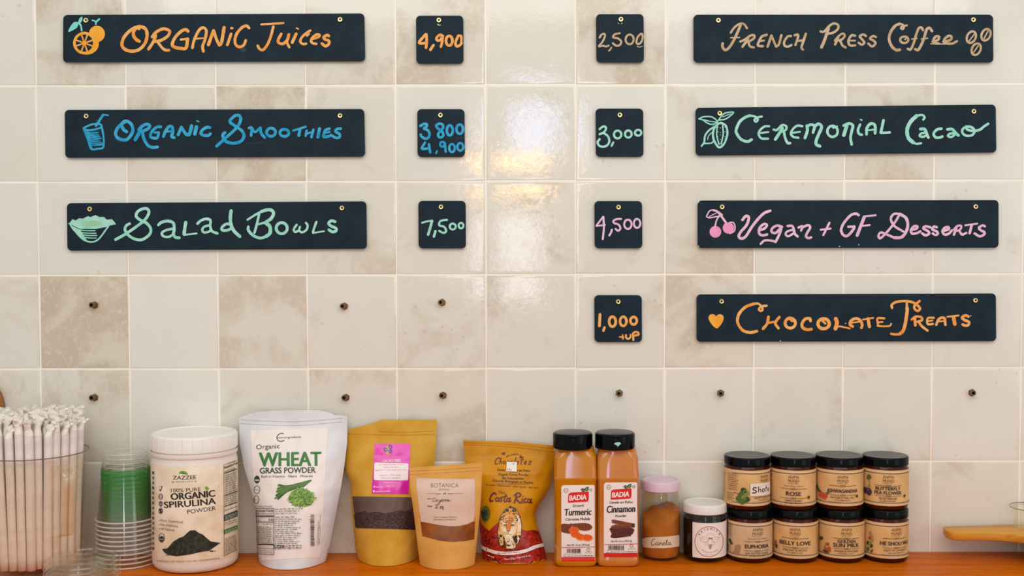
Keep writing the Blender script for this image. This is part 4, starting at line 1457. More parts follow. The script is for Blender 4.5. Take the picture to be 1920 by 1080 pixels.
# Chocolates in brush script
a.s(MAR, 6.5, '312,200 300,194 284,206 273,228 278,242 292,238'); a.s(MAR, 6, '318,196 304,240'); a.s(MAR, 5.5, '306,232 318,220 324,224 318,241'); a.ring(MAR, 5.5, 342, 230, 8, 10, 0.3); a.s(MAR, 5.5, '378,222 368,220 359,232 364,242 376,237'); a.ring(MAR, 5.5, 396, 230, 8, 10, 0.3); a.s(MAR, 6, '430,192 414,241'); a.ring(MAR, 5.5, 438, 231, 9, 9); a.s(MAR, 5, '450,220 444,242'); a.s(MAR, 6, '480,196 466,238 474,242'); a.s(MAR, 4.5, '462,210 490,208'); a.s(MAR, 5.5, '494,234 508,226 506,219 494,226 494,241 508,240'); a.s(MAR, 5.5, '546,222 534,220 528,226 538,234 534,244 520,242')
a.text(INK, 'Cacao Orgánico en Polvo', 289, 291, 535, 300, 17, 0.015); a.text(INK, 'Organic Cocoa Powder', 297, 326, 524, 329, 17, 0.015); a.text(INK, 'Bio Kakaopulver', 328, 354, 490, 357, 17, 0.015); a.text(INK, 'Chocolat Biologique en Poudre', 252, 371, 556, 388, 17, 0.015)
a.s(MAR, 2, '288,390 530,392'); a.text(MAR, 'Sin azúcar - Unsweetened - Ohne Zucker - Sans sucre', 205, 400, 597, 424, 12, 0.01)
a.text(MAR, 'Oro', 303, 462, 346, 466, 24, 0.0)
# Costa Rica in brush script
a.s(MAR, 11, '282,468 268,456 248,474 236,506 240,520 258,516'); a.ring(MAR, 9, 290, 505, 12, 14, 0.4); a.s(MAR, 9, '330,492 318,490 314,500 324,508 318,522 304,518'); a.s(MAR, 9, '356,468 340,514 348,524 356,518'); a.s(MAR, 7, '334,486 366,482'); a.ring(MAR, 8, 371, 508, 10, 13, 0.4); a.s(MAR, 8, '388,494 378,520 392,518')
a.s(MAR, 11, '436,464 418,532'); a.s(MAR, 10, '414,478 440,458 462,464 460,482 430,496 446,520 462,532'); a.s(MAR, 8, '478,500 470,528 478,530'); a.disc(MAR, 482, 484, 4.5); a.s(MAR, 8, '510,500 498,500 488,518 494,530 508,524'); a.ring(MAR, 8, 526, 516, 10, 13, 0.4); a.s(MAR, 8, '546,502 536,528 548,528')
a.dashes(INK_SOFT, 290, 912, 460, 904, 8, 7, word=(14, 40), gap=5)
a.dashes(WHITE_INK, 222, 926, 268, 944, 11, 8, word=(20, 30), gap=5); a.text(WHITE_INK, 'Peso 225g / Net Wt 8 oz', 345, 958, 535, 930, 13, 0.015, bow=5)
CAT = [mat('tan_fur_ink', (216, 152, 66), 0.45), mat('pale_fur_ink', (240, 222, 190), 0.45), mat('dark_fur_ink', (44, 24, 14), 0.45), mat('amber_fur_ink', (206, 122, 40), 0.45), mat('buff_fur_ink', (226, 184, 118), 0.45)]
a.at(708, 822, 5)
# walking spotted cat seen from the front: back and flank, legs, then the head
a.poly(CAT[2], '1136,800 1150,735 1190,668 1245,632 1300,660 1336,730 1350,820 1346,900 1322,985 1300,1000 1298,1030 1262,1040 1198,1034 1190,1006 1166,1014 1144,1004 1138,960 1124,880')
a.poly(CAT[0], '1141,800 1155,738 1194,672 1245,637 1297,664 1331,732 1345,820 1340,898 1317,982 1294,996 1292,1024 1260,1034 1202,1028 1194,1000 1166,1008 1150,1000 1143,958 1130,880')
a.poly(CAT[1], '1296,700 1330,740 1344,825 1338,900 1316,980 1304,930 1312,850 1308,770')
a.poly(CAT[4], '1150,850 1172,900 1180,960 1172,1002 1152,998 1144,955 1134,880')
a.poly(CAT[2], '1180,920 1196,940 1200,1004 1186,1002 1176,960')
a.poly(CAT[1], '1192,925 1262,925 1290,1000 1290,1024 1258,1032 1208,1026 1214,985 1196,950')
a.poly(CAT[2], '1262,925 1300,905 1312,960 1298,990 1284,978')
a.poly(CAT[4], '1152,790 1168,748 1200,726 1235,720 1272,730 1300,756 1312,800 1306,850 1284,896 1252,924 1222,930 1192,918 1166,880 1152,835', True)
a.poly(CAT[3], '1190,742 1234,728 1274,742 1260,790 1244,850 1240,868 1212,868 1208,846 1196,796')
a.poly(CAT[1], '1160,830 1196,836 1208,868 1226,882 1244,868 1256,838 1300,830 1298,866 1276,900 1248,922 1222,926 1196,914 1172,884')
a.poly(CAT[1], '1168,800 1190,790 1204,800 1186,808'); a.poly(CAT[1], '1252,800 1268,790 1292,800 1272,810')
a.poly(CAT[2], '1180,812 1194,802 1208,810 1206,820 1190,820'); a.poly(CAT[2], '1250,810 1266,802 1284,812 1270,822 1252,820')
a.disc(GOLD, 1195, 812, 5, 4); a.disc(GOLD, 1267, 812, 5, 4)
a.poly(mat('nose_pink_ink', (168, 92, 74), 0.45), '1206,862 1244,862 1236,874 1226,882 1214,874'); a.s(CAT[2], 3, '1206,862 1226,866 1244,862'); a.s(CAT[2], 3.5, '1226,882 1226,894 1204,904 1190,898'); a.s(CAT[2], 3.5, '1226,894 1248,904 1262,898')
a.s(CAT[2], 2.5, '1204,822 1210,850'); a.s(CAT[2], 2.5, '1250,822 1242,850')
a.poly(CAT[2], '1152,762 1158,738 1176,734 1184,746 1166,770'); a.poly(CAT[1], '1158,758 1164,744 1176,742 1166,762'); a.poly(CAT[2], '1288,746 1304,744 1314,766 1306,784 1294,768'); a.poly(CAT[1], '1294,752 1302,752 1308,768 1302,774')
rnd = random.Random(12)
for k in range(34):                                     # rosettes on back and flank
    x, y = rnd.uniform(1160, 1338), rnd.uniform(655, 985)
    if 1148 < x < 1312 and 722 < y: continue
    if y < 720 and abs(x - 1245) > (y - 632) * .85 + 6: continue
    if rnd.random() < .5: a.ring(CAT[2], 3.2, x, y, 5, 5.5)
    else: a.disc(CAT[2], x, y, 4.5, 5.5, n=8)
for k in range(34):                                     # small spots on the brow and cheeks
    x = rnd.uniform(1172, 1294)
    y = rnd.uniform(736, 792)
    a.disc(CAT[2], x, y, 2.6, 3.8, n=7)
for (x, y) in [(1170, 850), (1178, 866), (1186, 880), (1180, 842), (1286, 850), (1280, 866), (1272, 880), (1292, 840), (1296, 860)]:
    a.disc(CAT[2], x, y, 2.2, 3, n=7)
for k in range(24):
    x, y = rnd.uniform(1200, 1284), rnd.uniform(934, 1022)
    if x > 1222 + (y - 930) * .9 + 30: continue
    a.disc(CAT[2], x, y, 3.4, 4, n=7)
for k in range(10):
    a.disc(CAT[2], rnd.uniform(1142, 1170), rnd.uniform(880, 990), 3.4, 4.4, n=7)
a.lay('print', [bag], o, 0.0008, maxlen=6)
a = Art(860, 810, 4)
a.quad(PAPER, (361, 227), (437, 230), (435, 302), (358, 299), 4, 4)
a.lay('price_sticker', [bag], r_choc, 0.0022, maxlen=6)['label'] = 'small square white sticker'
st = r_choc.children[-1]
a = Art(860, 810, 4)
a.disc(INK, 410, 244, 4); a.dashes(INK_FAINT, 366, 292, 404, 294, 13, 3, word=(6, 8), gap=3)
a.lay('print', [bag], st, 0.0025)
ridge(r_choc, 'zip_ridge', bag, 860, 810, 4, [(42, 92), (250, 100), (480, 118), (708, 148)], 0.0010, GOLDP)
ridge(r_choc, 'zip_ridge', bag, 860, 810, 4, [(40, 76), (250, 84), (480, 98), (708, 122)], 0.0010, GOLDP)


# ------------------------------------------------------------------ square spice bottles
def loft(name, secs, c, m, root, n=48, sharp=40):
    """sections (z, half width x, half depth front, half depth back, exponent) of a rounded-square bottle"""
    V, Fc = [], []
    for (z, a_, bf, bb, ex) in secs:
        for k in range(n):
            t = 2 * math.pi * k / n
            ct, st = math.cos(t), math.sin(t)
            rr = (abs(ct) ** ex + abs(st) ** ex) ** (-1 / ex)
            y = st * rr
            V.append((c[0] + a_ * ct * rr, c[1] + (bb if y > 0 else bf) * y, z))
    for l in range(len(secs) - 1):
        for k in range(n):
            k2 = (k + 1) % n
            Fc.append((l * n + k, l * n + k2, (l + 1) * n + k2, (l + 1) * n + k))
    Fc.append(tuple(range(n))[::-1])
    Fc.append(tuple(range((len(secs) - 1) * n, len(secs) * n)))
    return mk(name, V, Fc, m, root, True, sharp=24)


LIDBLK = mat('black_lid_plastic', (4, 6, 9), 0.12, spec=0.13)
LIDTOP = mat('black_lid_top_sheen', (34, 32, 32), 0.34, spec=1.0)  # same black plastic, its grazing sheen partly lightened into the colour


def spice(xc, xl, xr, lid, col1, col2, label):
    yf = G(xc, 1064).y
    hw = (P(xr, 960, yf).x - P(xl, 960, yf).x) / 2
    cx = (P(xr, 960, yf).x + P(xl, 960, yf).x) / 2
    hd = 0.034
    cy = yf + hd
    root = empty('spice_bottle', (cx, cy, ZC), label, 'bottle', 'square spice bottles')
    Z = lambda py, d=0.0: zat(py, yf + d)
    body_m = noisy('spice_powder', col1, col2, 12, rough=0.10, spec=0.5, coat=0.3)
    z0 = ZC + 0.0005
    zt = Z(848, .008)
    hl = (P(lid[1], 830, cy).x - P(lid[0], 830, cy).x) / 2
    secs = [(z0, hw * .90, hd * .90, hd * .9, 5), (z0 + .002, hw * .96, hd * .96, hd, 5.5), (z0 + .006, hw, hd, hd, 6), (Z(1050), hw, hd, hd, 6), (Z(1047), hw * .985, hd * .97, hd, 6),
            (Z(905), hw * .985, hd * .97, hd, 6), (Z(901), hw, hd, hd, 6), (Z(898.5), hw, hd * 1.0, hd, 6), (Z(897, .001), hw * .995, hd * .95, hd, 6), (Z(860, .008), hw * .97, hd * .74, hd * .95, 6),
            (Z(853, .010), hw * .93, hd * .70, hd * .90, 4), (zt, hl * .97, hd * .68, hd * .82, 2.6), (zt + .004, hl * .93, hl * .80, hl * .8, 2.1), (zt + .008, hl * .93, hl * .8, hl * .8, 2.0)]
    body = loft('body', secs, (cx, cy), body_m, root)
    zl0, zl1 = zat(846, cy - hl), zat(816.5, cy - hl)
    lx = (P(lid[1], 830, cy).x + P(lid[0], 830, cy).x) / 2
    L_ = lathe('lid', [(hl * .96, zl0), (hl, zl0 + .001), (hl, zl1 - .004), (hl * .985, zl1 - .0015), (hl * .93, zl1)], (lx, cy), LIDBLK, root, 56)
    top = lathe('lid_flap', [(hl * .93, zl1), (hl * .90, zl1 + .0006), (0, zl1 + .0008)], (lx, cy), LIDTOP, root, 56)
    V, Fc = box_geo(lx - .006, lx + .006, cy - hl - .0012, cy - hl + .004, zl1 - .006, zl1 - .001, .001)
    mk('thumb_notch', V, Fc, LIDBLK, L_)
    return root, body, L_


def badia_badge(a, x, y, s=1.0):
    def q(txt):
        return [(x + float(t.split(',')[0]) * s, y + float(t.split(',')[1]) * s) for t in txt.split()]
    a.poly(RED_INK, q('14,12 20,8 148,0 150,4 150,58 144,68 138,74 2,82 0,76 2,24 8,14'))
    a.text(WHITE_INK, 'BADIA', x + 9 * s, y + 66 * s, x + 134 * s, y + 58 * s, 37 * s, 0.035, shear=0.12)
    a.poly(DKG, q('90,-16 108,-24 126,-14 122,0 104,2'))
    a.poly(LEAF_INK, q('120,-20 134,-32 150,-34 148,-10 134,0 124,-4'))
    a.s(WHITE_INK, 2, q('96,-12 112,-10 122,-4')); a.s(WHITE_INK, 2, q('128,-8 140,-22'))


r_tur, body, lid = spice(1080, 1039.5, 1121, (1036.5, 1111), (178, 106, 2), (200, 128, 6),
                         'square bottle of golden-yellow powder under a black lid, label with orange root slices')
a = Art(1025, 800, 3.86)
a.poly(PAPER, '112,428 122,423 336,421 346,428 347,940 107,944 106,438')
a.rect(RED_INK, 108, 944, 346, 972, 12, 3)
o = a.lay('label', [body], r_tur, 0.0007, maxlen=5)
a = Art(1025, 800, 3.86)
badia_badge(a, 154, 468)
a.ring(INK_SOFT, 2.5, 140, 461, 15, 15); a.dashes(INK_SOFT, 130, 464, 150, 464, 6, 1, word=(6, 9), gap=2); a.ring(INK_SOFT, 3, 318, 457, 8, 8); a.disc(RED_INK, 302, 543, 3)
a.text(INK, 'Ground', 188, 580, 267, 576, 18, 0.02, shear=0.15); a.text(INK, 'Turmeric', 125, 642, 322, 637, 48, 0.03, shear=0.12); a.text(INK, 'Cúrcuma Molida', 135, 679, 313, 674, 19, 0.02, shear=0.15)
ROOT = [mat('root_brown_ink', (126, 62, 36), 0.45), mat('root_dark_ink', (88, 40, 24), 0.45), mat('root_orange_ink', (228, 88, 20), 0.45), mat('root_gold_ink', (238, 140, 40), 0.45)]
a.poly(ROOT[0], '108,706 150,702 175,712 185,740 170,772 130,766 108,756', True); a.poly(ROOT[0], '172,706 230,698 290,698 325,716 322,740 280,752 220,740', True)
for k in range(5):
    a.s(ROOT[1], 4, [(114 + k * 14, 708), (118 + k * 14, 735), (114 + k * 14, 762)]); a.s(ROOT[1], 4, [(205 + k * 24, 700), (212 + k * 24, 722), (206 + k * 24, 742)])
a.disc(ROOT[0], 174, 704, 10, 6)
for (x, y, rx, ry) in ((198, 748, 38, 25), (210, 780, 36, 24), (245, 798, 36, 24), (294, 802, 38, 25)):
    a.disc(ROOT[3], x, y, rx, ry, 0.1); a.disc(ROOT[2], x - 2, y - 3, rx * .88, ry * .84, 0.1)
a.text(INK, 'Net Wt. 16 oz. (453.6 g)', 147, 862, 308, 858, 13, 0.015, shear=0.15); a.s(RED_INK, 3.5, '110,873 346,868')
a.barcode(INK, 146, 881, 248, 912, 2); a.dashes(INK, 124, 923, 256, 919, 6, 2, word=(4, 6), gap=5); a.ring(INK_SOFT, 3, 302, 888, 11, 11); a.dashes(INK_SOFT, 278, 908, 328, 906, 3, 3, word=(5, 12), gap=3); a.dashes(INK_SOFT, 278, 915, 328, 913, 3, 4, word=(5, 12), gap=3); a.dashes(INK, 120, 937, 332, 932, 6, 6, word=(8, 24), gap=4)
a.lay('print', [body], o, 0.0011, maxlen=6)

r_cin, body, lid = spice(1160, 1119.8, 1200, (1115.5, 1190.5), (186, 108, 34), (202, 128, 52),
                         'square bottle of tan powder under a black lid, label with brown sticks and powder')
a = Art(1025, 800, 3.86)
a.poly(PAPER, '420,410 430,403 644,401 654,408 655,912 414,916 414,420')
a.rect(RED_INK, 415, 914, 654, 943, 12, 3)
o = a.lay('label', [body], r_cin, 0.0007, maxlen=5)
a = Art(1025, 800, 3.86)
badia_badge(a, 463, 446)
a.ring(INK_SOFT, 2.5, 450, 437, 15, 15); a.dashes(INK_SOFT, 440, 440, 460, 440, 6, 1, word=(6, 9), gap=2); a.ring(INK_SOFT, 3, 629, 434, 8, 8); a.disc(RED_INK, 612, 520, 3)
a.text(INK, 'Canela en Polvo', 452, 556, 622, 552, 18, 0.02, shear=0.15); a.text(INK, 'Cinnamon', 432, 622, 638, 615, 50, 0.03, shear=0.12); a.text(INK, 'Powder', 497, 655, 578, 651, 18, 0.02, shear=0.15)
PDR = [mat('red_brown_powder_ink', (84, 34, 32), 0.45), mat('dark_powder_ink', (62, 22, 24), 0.45), mat('stick_ink', (132, 66, 36), 0.45), mat('stick_dark_ink', (70, 34, 22), 0.45)]
a.poly(PDR[0], '455,740 480,722 520,728 570,720 630,740 622,770 600,790 540,800 490,806 462,796 470,772', True)
for k in range(40):
    a.disc(PDR[k % 2], rnd.uniform(462, 625), rnd.uniform(738, 800), 4, 3, n=7)
a.poly(PDR[2], '470,672 485,670 632,700 634,726 615,728 472,694'); a.s(PDR[3], 4, '474,682 610,714'); a.poly(PDR[3], '612,700 634,698 634,726 615,728'); a.poly(PDR[2], '468,716 500,706 612,712 604,728 500,734 470,734'); a.s(PDR[3], 4, '470,726 600,722')
a.text(INK, 'Net Wt. 16 oz. (453.6 g)', 465, 834, 615, 830, 13, 0.015, shear=0.15); a.s(RED_INK, 3.5, '418,851 654,846')
a.barcode(INK, 446, 857, 560, 889, 3); a.dashes(INK, 436, 896, 560, 893, 6, 2, word=(4, 6), gap=5); a.ring(INK_SOFT, 3, 614, 860, 11, 11); a.dashes(INK_SOFT, 588, 880, 640, 878, 3, 3, word=(5, 12), gap=3); a.dashes(INK_SOFT, 588, 888, 640, 886, 3, 4, word=(5, 12), gap=3); a.dashes(INK, 430, 909, 644, 904, 6, 6, word=(8, 24), gap=4)
a.lay('print', [body], o, 0.0011, maxlen=6)
# chip of torn foil on the cinnamon lid
a = Art(1025, 800, 3.86)
a.poly(mat('pale_green_foil', (160, 212, 196), 0.3), '486,124 500,114 530,112 538,124 524,134 516,146 506,134')
a.s(mat('pale_green_foil', (160, 212, 196), 0.3), 3, '514,140 515,178')
a.lay('foil_scrap', [lid], r_cin, 0.0004)['label'] = 'pale green scrap of seal on the lid'


# ------------------------------------------------------------------ round jars and tubs
def cyl(name, xl, xr, pyf, pym, label, cat, group=None):
    """round thing: left/right silhouette at row pym, front of the foot at row pyf"""
    xc = (xl + xr) / 2
    yf = G(xc, pyf).y
    r = 0.04
    for _ in range(6):
        cy = yf + r
        r = (P(xr, pym, cy).x - P(xl, pym, cy).x) / 2 * 0.999
    cy = yf + r
    cx = P(xc, pym, cy).x
    return empty(name, (cx, cy, ZC), label, cat, group), r, cx, cy


def cap(r, z0, z1, lip=0.0015, dip=0.0):
    return [(r * .97, z0), (r, z0 + .0008), (r, z1 - lip), (r - lip * .4, z1 - lip * .3), (r - lip, z1), (r - lip * 2.2, z1), (r - lip * 2.6, z1 - dip), (0, z1 - dip)]


# --- white tub of spirulina
r_spi, R, cx, cy = cyl('powder_tub', 287.5, 444.5, 1078.5, 960, 'big white round tub, ridged white lid, dark green powder heap on its label', 'tub')
TUBW = mat('white_tub_plastic', (232, 224, 214), 0.35)
zf = lambda py: zat(py, cy - R, 366)
z = zf
lathe('body', [(0, ZC + .0005), (R * .86, ZC + .0005), (R * .93, ZC + .002), (R * .985, ZC + .007), (R, ZC + .014), (R, z(875)), (R * .99, z(872)), (R * .975, z(868)), (R * .975, z(851)), (0, z(851))], (cx, cy), TUBW, r_spi, 72)
RL = R * 1.0
V, Fc = lathe_geo(cap(RL, z(852.5), z(822), .0035, .002), (cx, cy), 72)
g = []
for k in range(28):                                     # vertical grip ribs round the lid
    t = 2 * math.pi * k / 28
    a0 = Vector((cx + RL * math.cos(t), cy + RL * math.sin(t), 0))
    g.append(tube_geo([(a0.x, a0.y, z(851)), (a0.x, a0.y, z(825))], 0.0006, 6))
V, Fc = join((V, Fc), *g)
mk('lid', V, Fc, mat('white_lid_plastic', (238, 234, 228), 0.3), r_spi, sharp=35)
lathe('lid_ring', [(R * 1.0, z(862)), (R * 1.004, z(861)), (R * 1.004, z(856)), (R * 1.0, z(854.5))], (cx, cy), TUBW, r_spi, 72)
SPLAB = noisy('parchment_label', (230, 214, 184), (243, 232, 210), 34, rough=0.4, spec=0.4, lo=0.4, hi=0.6)
lab = lathe('label', [(R + .0002, z(1058)), (R + .0003, z(1057.6)), (R + .0003, z(877)), (R + .0002, z(876.6))], (cx, cy), SPLAB, r_spi, 96)
a = Art(270, 780, 3.6)
a.poly(LIME_INK, '236,384 250,371 280,374 300,396 286,392 262,384 240,392', True); a.poly(LEAF_INK, '240,386 262,380 300,397 270,392')
a.text(INK, 'ZAZZEE', 195, 428, 352, 424, 25, 0.02, bow=2); a.dashes(INK_FAINT, 214, 446, 330, 443, 9, 2, word=(8, 12), gap=4, bow=2); a.disc(INK_FAINT, 196, 445, 8, 4); a.disc(INK_FAINT, 346, 440, 8, 4)
a.text(INK, '100% PURE', 183, 515, 382, 505, 25, 0.0, bow=2); a.text(INK, 'ORGANIC', 181, 566, 482, 542, 44, 0.05, bow=3); a.text(INK, 'SPIRULINA', 136, 620, 486, 592, 42, 0.035, bow=4); a.text(INK, 'POWDER', 294, 660, 486, 634, 28, 0.0, bow=1)
a.poly(LIME_INK, '412,482 420,474 436,484 436,496 424,500 414,494', True)
a.s(INK, 5, '106,494 112,506 124,472'); a.s(INK, 2.5, '102,478 116,474 124,482'); a.ring(INK_SOFT, 5, 114, 544, 12, 18); a.ring(INK_SOFT, 2, 114, 544, 6, 9); a.disc(INK_SOFT, 114, 592, 13, 19); a.dashes(WHITE_INK, 106, 596, 124, 597, 6, 2, word=(4, 6), gap=2); a.ring(INK, 4, 114, 640, 12, 19); a.disc(INK, 113, 634, 8, 8); a.disc(INK, 116, 648, 9, 6)
for k, (t_, x1, y0, y1) in enumerate((('Pure Superfood', 262, 709, 724), ('No Additives', 230, 737, 752), ('All Natural', 204, 765, 778))):
    a.disc(DKG, 107, y0 - 4, 3); a.text(INK_FAINT, t_, 114, y0 + 2, x1, y1, 17, 0.012)
a.ring(DKG, 3, 121, 821, 19, 30); a.poly(DKG, oval(121, 830, 17, 20)); a.text(WHITE_INK, 'ORGANIC', 106, 834, 136, 836, 7)
HEAP = noisy('green_powder_heap_print', (18, 26, 16), (48, 58, 40), 170, rough=0.6, lo=0.4, hi=0.65)
a.poly(HEAP, '124,898 160,892 200,846 240,822 268,812 310,772 345,770 372,790 394,798 420,822 450,846 516,856 480,880 440,908 380,918 300,936 220,946 168,938 140,922')
for k in range(60):
    t = rnd.random()
    x = 150 + 330 * t
    y = 940 - 14 * t * 2 - rnd.uniform(0, 60) * (1 - abs(2 * t - 1))
    a.disc(mat('powder_light_ink', (66, 74, 54), 0.6) if k % 2 else INK, x, y, rnd.uniform(3, 7), rnd.uniform(2, 4), n=7)
a.text(INK_FAINT, '60 SERVINGS | NET WEIGHT 2.2 LB (1 KG) | VEGETARIAN/VEGAN', 88, 982, 508, 964, 12, 0.01, bow=12)
a.s(INK, 2.5, [(535, 330), (535, 330), (624, 300), (624, 300)]); a.s(INK, 2.5, '536,332 538,944'); a.text(INK, 'Nutrition Facts', 543, 356, 640, 318, 17, 0.025); a.s(INK, 6, '540,386 622,360')
for k in range(17):
    y = 374 + k * 14.6
    if k == 1: continue
    a.dashes(INK_SOFT, 544, y, 622, y - 26, 6, 30 + k, word=(10, 34), gap=5); a.s(INK_SOFT, 1.5, [(541, y + 4), (622, y - 22)])
a.s(INK, 5, '541,538 622,508'); a.s(INK, 3, '540,612 622,582'); a.dashes(INK, 541, 640, 620, 612, 6, 51, word=(10, 30), gap=4)
a.quad(DKG, (538, 668), (626, 634), (626, 676), (538, 710)); a.quad(LEAF_INK, (538, 768), (626, 736), (626, 762), (538, 796))
for k in range(3): a.dashes(WHITE_INK, 543, 680 + k * 10, 620, 652 + k * 10, 4, 60 + k, word=(8, 30), gap=4)
for k in range(2): a.dashes(WHITE_INK, 543, 779 + k * 10, 620, 750 + k * 10, 4, 64 + k, word=(8, 30), gap=4)
for k in range(2): a.dashes(INK, 541, 726 + k * 14, 620, 698 + k * 14, 6, 70 + k, word=(10, 30), gap=4)
for k in range(12):
    y = 830 + k * 9.6
    a.dashes(INK, 544, y, 620, y - 28, 5, 80 + k, word=(8, 30), gap=4)
a.s(INK_SOFT, 2, '538,944 622,900')
for k in range(16):
    y = 372 + k * 34
    a.rect(INK_SOFT if k % 3 else INK, 64, y, 72, y + 20, 1, 1)
a.lay('print', [lab], lab, 0.00025, dz=0.00001, maxlen=6)

# --- glass jar of cinnamon with a lilac lid
r_can, R, cx, cy = cyl('powder_jar', 1201.5, 1275.5, 1055, 990, 'clear glass jar half full of orange-brown powder under a lilac lid', 'jar')
z = lambda py: zat(py, cy - R, 1238)
GLASS = clear('clear_glass', (252, 252, 248), 0.22, 0.03, 0.03)
lathe('glass', [(0, ZC + .0005), (R * .80, ZC + .0005), (R * .93, ZC + .003), (R, ZC + .012), (R, z(942)), (R * .985, z(936)), (R * .93, z(930)), (R * .92, z(918)), (R * .90, z(918)), (R * .905, z(931)), (R * .96, z(938)), (R * .972, z(944)), (R * .972, ZC + .014), (R * .90, ZC + .006), (0, ZC + .005)], (cx, cy), GLASS, r_can, 64)
CINP = noisy('cinnamon_powder', (168, 90, 14), (188, 110, 24), 40, rough=0.85, bump=0.3, bscale=300)
V, Fc = [], []
n = 56
prof = [(R * .965, 0.0)]
rr = [(0.0, 0), (.3, 1), (.6, 2), (.85, 3), (1, 4)]
rp = R * .968
rings = []
for (f, zz) in ((.0, ZC + .0056), (.88, ZC + .0062), (1, ZC + .016)):
    rings.append([(f * rp, zz, None)])
V, Fc = lathe_geo([(0, ZC + .0056), (rp * .90, ZC + .0066), (rp, ZC + .016), (rp, z(1000)), (rp, z(975)), (rp * .8, z(972)), (rp * .4, z(968)), (0, z(966))], (cx, cy), n)
W2 = []
for v in V:
    v = Vector(v)
    if v.z > z(976):
        dx = (v.x - cx) / rp
        dy = (v.y - cy) / rp
        v.z += 0.010 * dx + 0.014 * dy + 0.004 * noise.noise(v * 60)
    W2.append(v)
mk('powder', W2, Fc, CINP, r_can, sharp=60)
lilac = mat('lilac_lid', (214, 190, 208), 0.3, coat=0.2)
lathe('lid', cap(R * 1.0, z(924.5), z(906), .0028, .0015), (cx, cy), lilac, r_can, 64)
a = Art(1190, 880, 5.4)
a.poly(noisy('cream_tape', (214, 190, 160), (228, 206, 180), 30, rough=0.5), '76,706 120,690 220,684 330,680 420,668 450,664 452,730 450,780 380,790 290,798 180,798 90,788 80,760')
tape = a.lay('handwritten_label', [c_ for c_ in r_can.children if c_.name.startswith('glass')], r_can, 0.0004, maxlen=4)
a = Art(1190, 880, 5.4)
a.s(INK, 5, '206,704 192,704 176,726 170,752 178,770 196,764 208,752'); a.s(INK, 4.5, '238,740 222,742 212,756 218,768 234,758 240,742 236,762 250,764'); a.s(INK, 4.5, '254,744 252,766 262,746 274,744 272,764 284,764'); a.s(INK, 4.5, '286,758 304,748 300,738 288,748 290,766 310,762'); a.s(INK, 4.5, '312,760 330,722 326,714 318,740 320,766 332,760'); a.s(INK, 4.5, '358,738 342,742 334,756 342,766 356,754 360,740 358,760 374,760')
a.lay('print', [tape], tape, 0.0004, dz=0.00001)

# --- jar of dark honey with a white lid
r_art, R, cx, cy = cyl('honey_jar', 1280, 1362, 1057.5, 1000, 'squat jar of black contents with a white lid and a white round-emblem label', 'jar')
z = lambda py: zat(py, cy - R, 1321)
lathe('glass', [(0, ZC + .0005), (R * .80, ZC + .0005), (R * .93, ZC + .003), (R * .985, ZC + .010), (R * .985, z(984)), (R * .975, z(980)), (R * .93, z(974)), (R * .92, z(962))], (cx, cy), GLASS, r_art, 64)
DARK = mat('dark_honey', (10, 8, 8), 0.12, spec=0.25)
lathe('contents', [(0, ZC + .003), (R * .78, ZC + .003), (R * .90, ZC + .005), (R * .955, ZC + .012), (R * .955, z(981)), (R * .93, z(978.5)), (0, z(978))], (cx, cy), DARK, r_art, 64)
lathe('lid', cap(R * 1.0, z(967), z(949.5), .0028, .0015), (cx, cy), mat('white_metal_lid', (228, 222, 216), 0.3, coat=0.2), r_art, 64)
lab = lathe('label', [(R * .992, z(1047)), (R * .996, z(1046.8)), (R * .996, z(981.5)), (R * .992, z(981.3))], (cx, cy), PAPER, r_art, 120)
bm = bmesh.new(); bm.from_mesh(lab.data)
dl = [f for f in bm.faces if not (-0.72 < (math.atan2(f.calc_center_median().x, -f.calc_center_median().y)) < 1.38)]
bmesh.ops.delete(bm, geom=dl, context='FACES'); bm.to_mesh(lab.data); bm.free()
a = Art(1190, 880, 5.4)
COP = mat('copper_ink', (168, 104, 74), 0.35)
a.ring(COP, 6, 753, 732, 143, 152, 0.05)
for ch, x, y, rt in (('A', 655, 657, -.80), ('R', 681, 632, -.58), ('T', 711, 614, -.35), ('E', 741, 605, -.14), ('M', 774, 604, .08), ('I', 803, 611, .26), ('S', 829, 625, .46), ('A', 857, 652, .74)):
    a.char(INK, ch, x, y, 23, rt)
for k, ch in enumerate('BEEKEEPER'):
    t = -0.74 + k * 0.185
    a.char(INK, ch, 762 + 108 * math.sin(t), 742 + 100 * math.cos(t), 13, -t)
PALE = mat('pale_copper_ink', (204, 168, 146), 0.4)
a.s(PALE, 3, '748,704 720,686 676,684 664,700 680,724 716,736 748,722 748,704'); a.s(PALE, 3, '784,704 812,686 848,684 858,700 844,724 812,736 784,722 784,704'); a.s(PALE, 2.5, '746,716 700,706 676,694'); a.s(PALE, 2.5, '786,716 828,706 848,694'); a.s(PALE, 2.5, '748,728 716,748 722,766 752,744'); a.s(PALE, 2.5, '784,728 812,748 806,766 780,744')
a.disc(COP, 756, 698, 8, 10); a.disc(COP, 776, 698, 8, 10); a.poly(COP, '744,760 786,760 780,776 774,798 764,806 754,798 748,776'); a.s(WHITE_INK, 4, '746,770 784,770'); a.s(WHITE_INK, 4, '750,784 780,784')
for k in range(12):
    t = math.pi + math.pi * k / 11
    a.s(mat('pale_gold_ink', (224, 204, 170), 0.4), 2.5, [(766 + 26 * math.cos(t), 672 + 20 * math.sin(t)), (766 + 42 * math.cos(t), 672 + 32 * math.sin(t))])
a.dashes(PALE, 714, 862, 822, 862, 7, 2, word=(8, 14), gap=4, bow=6); a.dashes(INK_FAINT, 914, 806, 916, 610, 3, 6, word=(6, 16), gap=3)
a.lay('print', [lab], lab, 0.0003, dz=0.00001)

